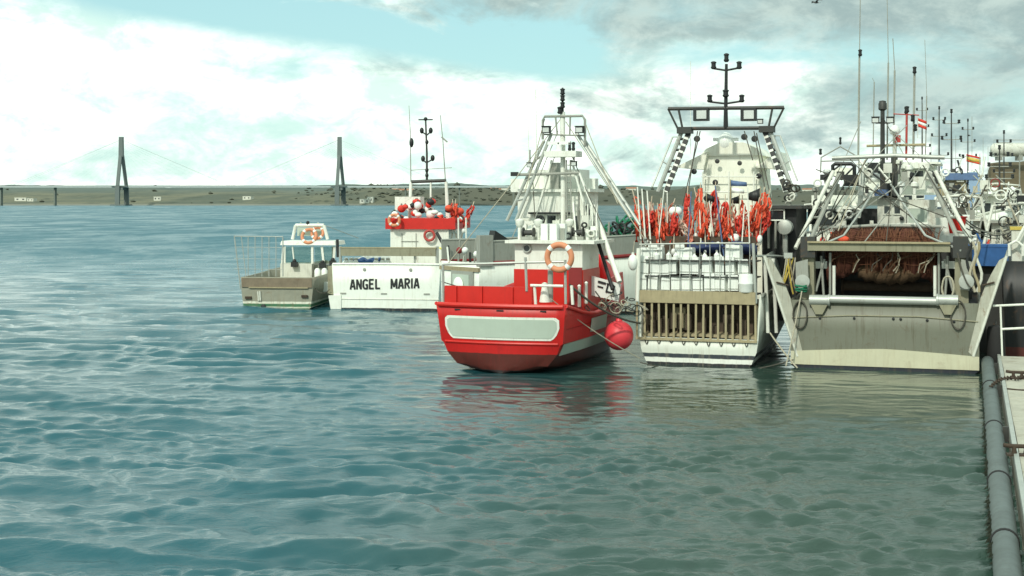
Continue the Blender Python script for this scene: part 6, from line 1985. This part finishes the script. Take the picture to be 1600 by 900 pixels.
for k, (m_, zz, hh_) in enumerate((('red_cloth', 0.22, 0.2), ('yellow_paint', -0.02, 0.40), ('orange_cloth', -0.35, 0.2))):
    MB().grid([[(1.15 * i / 7 - 0.1, 0.12 * math.sin(i * 1.1), zz + 0.2 - 0.05 * i), (1.15 * i / 7 - 0.1, 0.12 * math.sin(i * 1.1 + .2), zz + 0.2 - hh_ - 0.05 * i)] for i in range(8)]).build('stripe', m_, fs, thick=0.012)
Q2 = quay_boat('fishing_boat', 'white boat with flared bow turned to the camera, right of the trawler', 1556, 88.0, 197.0, 13, 4.4, 4.4, 5.6, 'white_hull_bare', 'white_paint', 'old_white', (0.30, 0.60), 2.4, 2.6, 33, bridge=False)
Q3 = quay_boat('fishing_boat', 'red and white boat far up the quay under the earth bank', 1572, 100.0, 18.1, 14, 4.6, 3.0, 4.0, 'red_white_hull', 'old_white', 'grey_paint', (0.3, 0.7), 2.4, 4.5, 41)
Q4 = quay_boat('fishing_boat', 'white fishing boat with many mast lights beyond the trawler bridge', 1464, 112.0, 18.1, 17, 5.4, 3.6, 4.6, 'white_hull_bare', 'white_paint', 'grey_paint', (0.25, 0.7), 3.0, 6.0, 52)
Q5 = quay_boat('fishing_boat', 'white boat half hidden between longliner and trawler', 1292, 92.0, 18.1, 16, 5.0, 3.2, 4.2, 'white_hull_bare', 'white_paint', 'old_white', (0.2, 0.6), 2.6, 1.6, 63, bridge=False)
Q6 = quay_boat('fishing_boat', 'grey boat with cluttered deck at the right edge of the quay', 1598, 66.0, 18.1, 13, 4.4, 3.2, 4.2, 'black_hull', 'old_white', 'grey_paint', (0.45, 0.75), 2.2, 1.4, 71, bridge=False, gear=30)
Q7 = quay_boat('fishing_boat', 'distant white boat with tall mast between trawler and blue roofed boat', 1436, 128.0, 18.1, 18, 6.0, 4.4, 5.4, 'white_hull_bare', 'white_paint', 'blue_paint', (0.2, 0.7), 3.2, 7.0, 81)
Q8 = quay_boat('fishing_boat', 'distant grey hulled boat with twin yards just left of the earth bank', 1512, 124.0, 18.1, 16, 5.4, 4.2, 5.2, 'red_white_hull', 'old_white', 'old_white', (0.2, 0.7), 3.0, 5.0, 87)
Q9 = quay_boat('fishing_boat', 'pale boat with stacked gear between trawler side and flared white bow', 1497, 70.0, 18.1, 12, 3.6, 3.6, 4.4, 'red_white_hull', 'white_paint', 'old_white', (0.30, 0.7), 1.9, 1.5, 93, bridge=False, gear=34)
# rigging and gear on the decks of the boats at the right
for B_, x0, x1, y0, y1, n_ in ((Q6, 1560, 1606, 300, 400, 44), (Q9, 1476, 1530, 300, 372, 34), (Q1, 1446, 1532, 262, 305, 26), (Q2, 1520, 1566, 285, 320, 12)):
    for i in range(n_):
        q = B_.P(rg2.uniform(x0, x1), rg2.uniform(y0, y1), rg2.uniform(0.3, 1.6) if B_ is not Q2 else 9.0)
        m_ = rg2.choice(['grey_paint', 'white_paint', 'rope_dark', 'dark_steel', 'old_white', 'rope_pale', 'black_paint', 'galvanised', 'dark_red' if i % 4 == 0 else 'grey_paint'])
        if i % 4 == 0:
            B_.part(MB().torus(q, rg2.uniform(.12, .3), .035, (rg2.uniform(-.5, .5), 1, rg2.uniform(-.5, .5)), n=12, k=5), 'hose_loop', m_)
        elif i % 4 == 1:
            B_.part(MB().box(q, (rg2.uniform(.15, .6), .3, rg2.uniform(.15, .5))), 'deck_fitting', m_)
        else:
            B_.part(MB().path([q, q + Vector((rg2.uniform(-1, 1), 0.2, rg2.uniform(.2, 1.6)))], rg2.uniform(.02, .05), 5), 'rigging', m_)
KB = Boat('fishing_boat', 'black hulled boat moored beyond the pontoon end with a white bow rail', 1690, 52.5, 18.1)
s_ = std_stations(14, 2.75, 3.75, 4.6, n=12, stern=1.0, fl=0.96)
s_[0] = [(x, 0, z) for x, y, z in s_[0]]
hull(KB, s_, 'black_hull', thick=0.09, deck=lambda t: 2.9 + .6 * t, deckm='dark_steel')
KB.part(MB().box((-2.0, 0.9, 4.2), (0.9, 0.8, 1.5)), 'pale_locker', 'old_white')
KB.part(MB().box((-2.0, 0.9, 4.98), (1.0, 0.9, 0.12)), 'locker_lid', 'yellow_paint')
KB.tube('rail', 'white_paint', [(1577, 400, 0.1), (1577, 382, 0.1), (1588, 376, 0.1), (1598, 384, 0.1), (1598, 400, 0.1)], 0.06, 8)
KB.tube('rail', 'white_paint', [(1588, 378, 0.1), (1606, 345, 0.1)], 0.06, 8)
bt2 = empty('blue_bin', at(1541, 400, 56.0), -PT, 'deep blue covered bin between the trawler wing and the black hull', 'bin')
MB().box((0, 0, 0), (1.6, 1.0, 0.75), taper=1.06).build('bin', 'blue_tarp', bt2)
MB().box((0, 0, 0.42), (1.78, 1.1, 0.10)).build('lid', 'blue_tarp', bt2)
MB().box((0, 0.3, -2.4), (1.6, 0.8, 4.0)).build('stand', 'dark_steel', bt2)
dkp = MB()
for i in range(5):
    rope(TR.W(TR.P(1476 + 8 * i, 300 + 14 * i, 3.5)), at(1560 + 14 * i, 372 - 8 * i, 62.0), 0.5, 0.022, ['uppermost mooring line sagging from the trawler to the quay boats', 'second mooring line down from the trawler to the quay boats', 'middle mooring line from the trawler to the quay boats',
         'fourth mooring line down from the trawler to the quay boats', 'lowest mooring line from the trawler to the quay boats'][i], ['rope_dark', 'rope_pale'][i % 2])
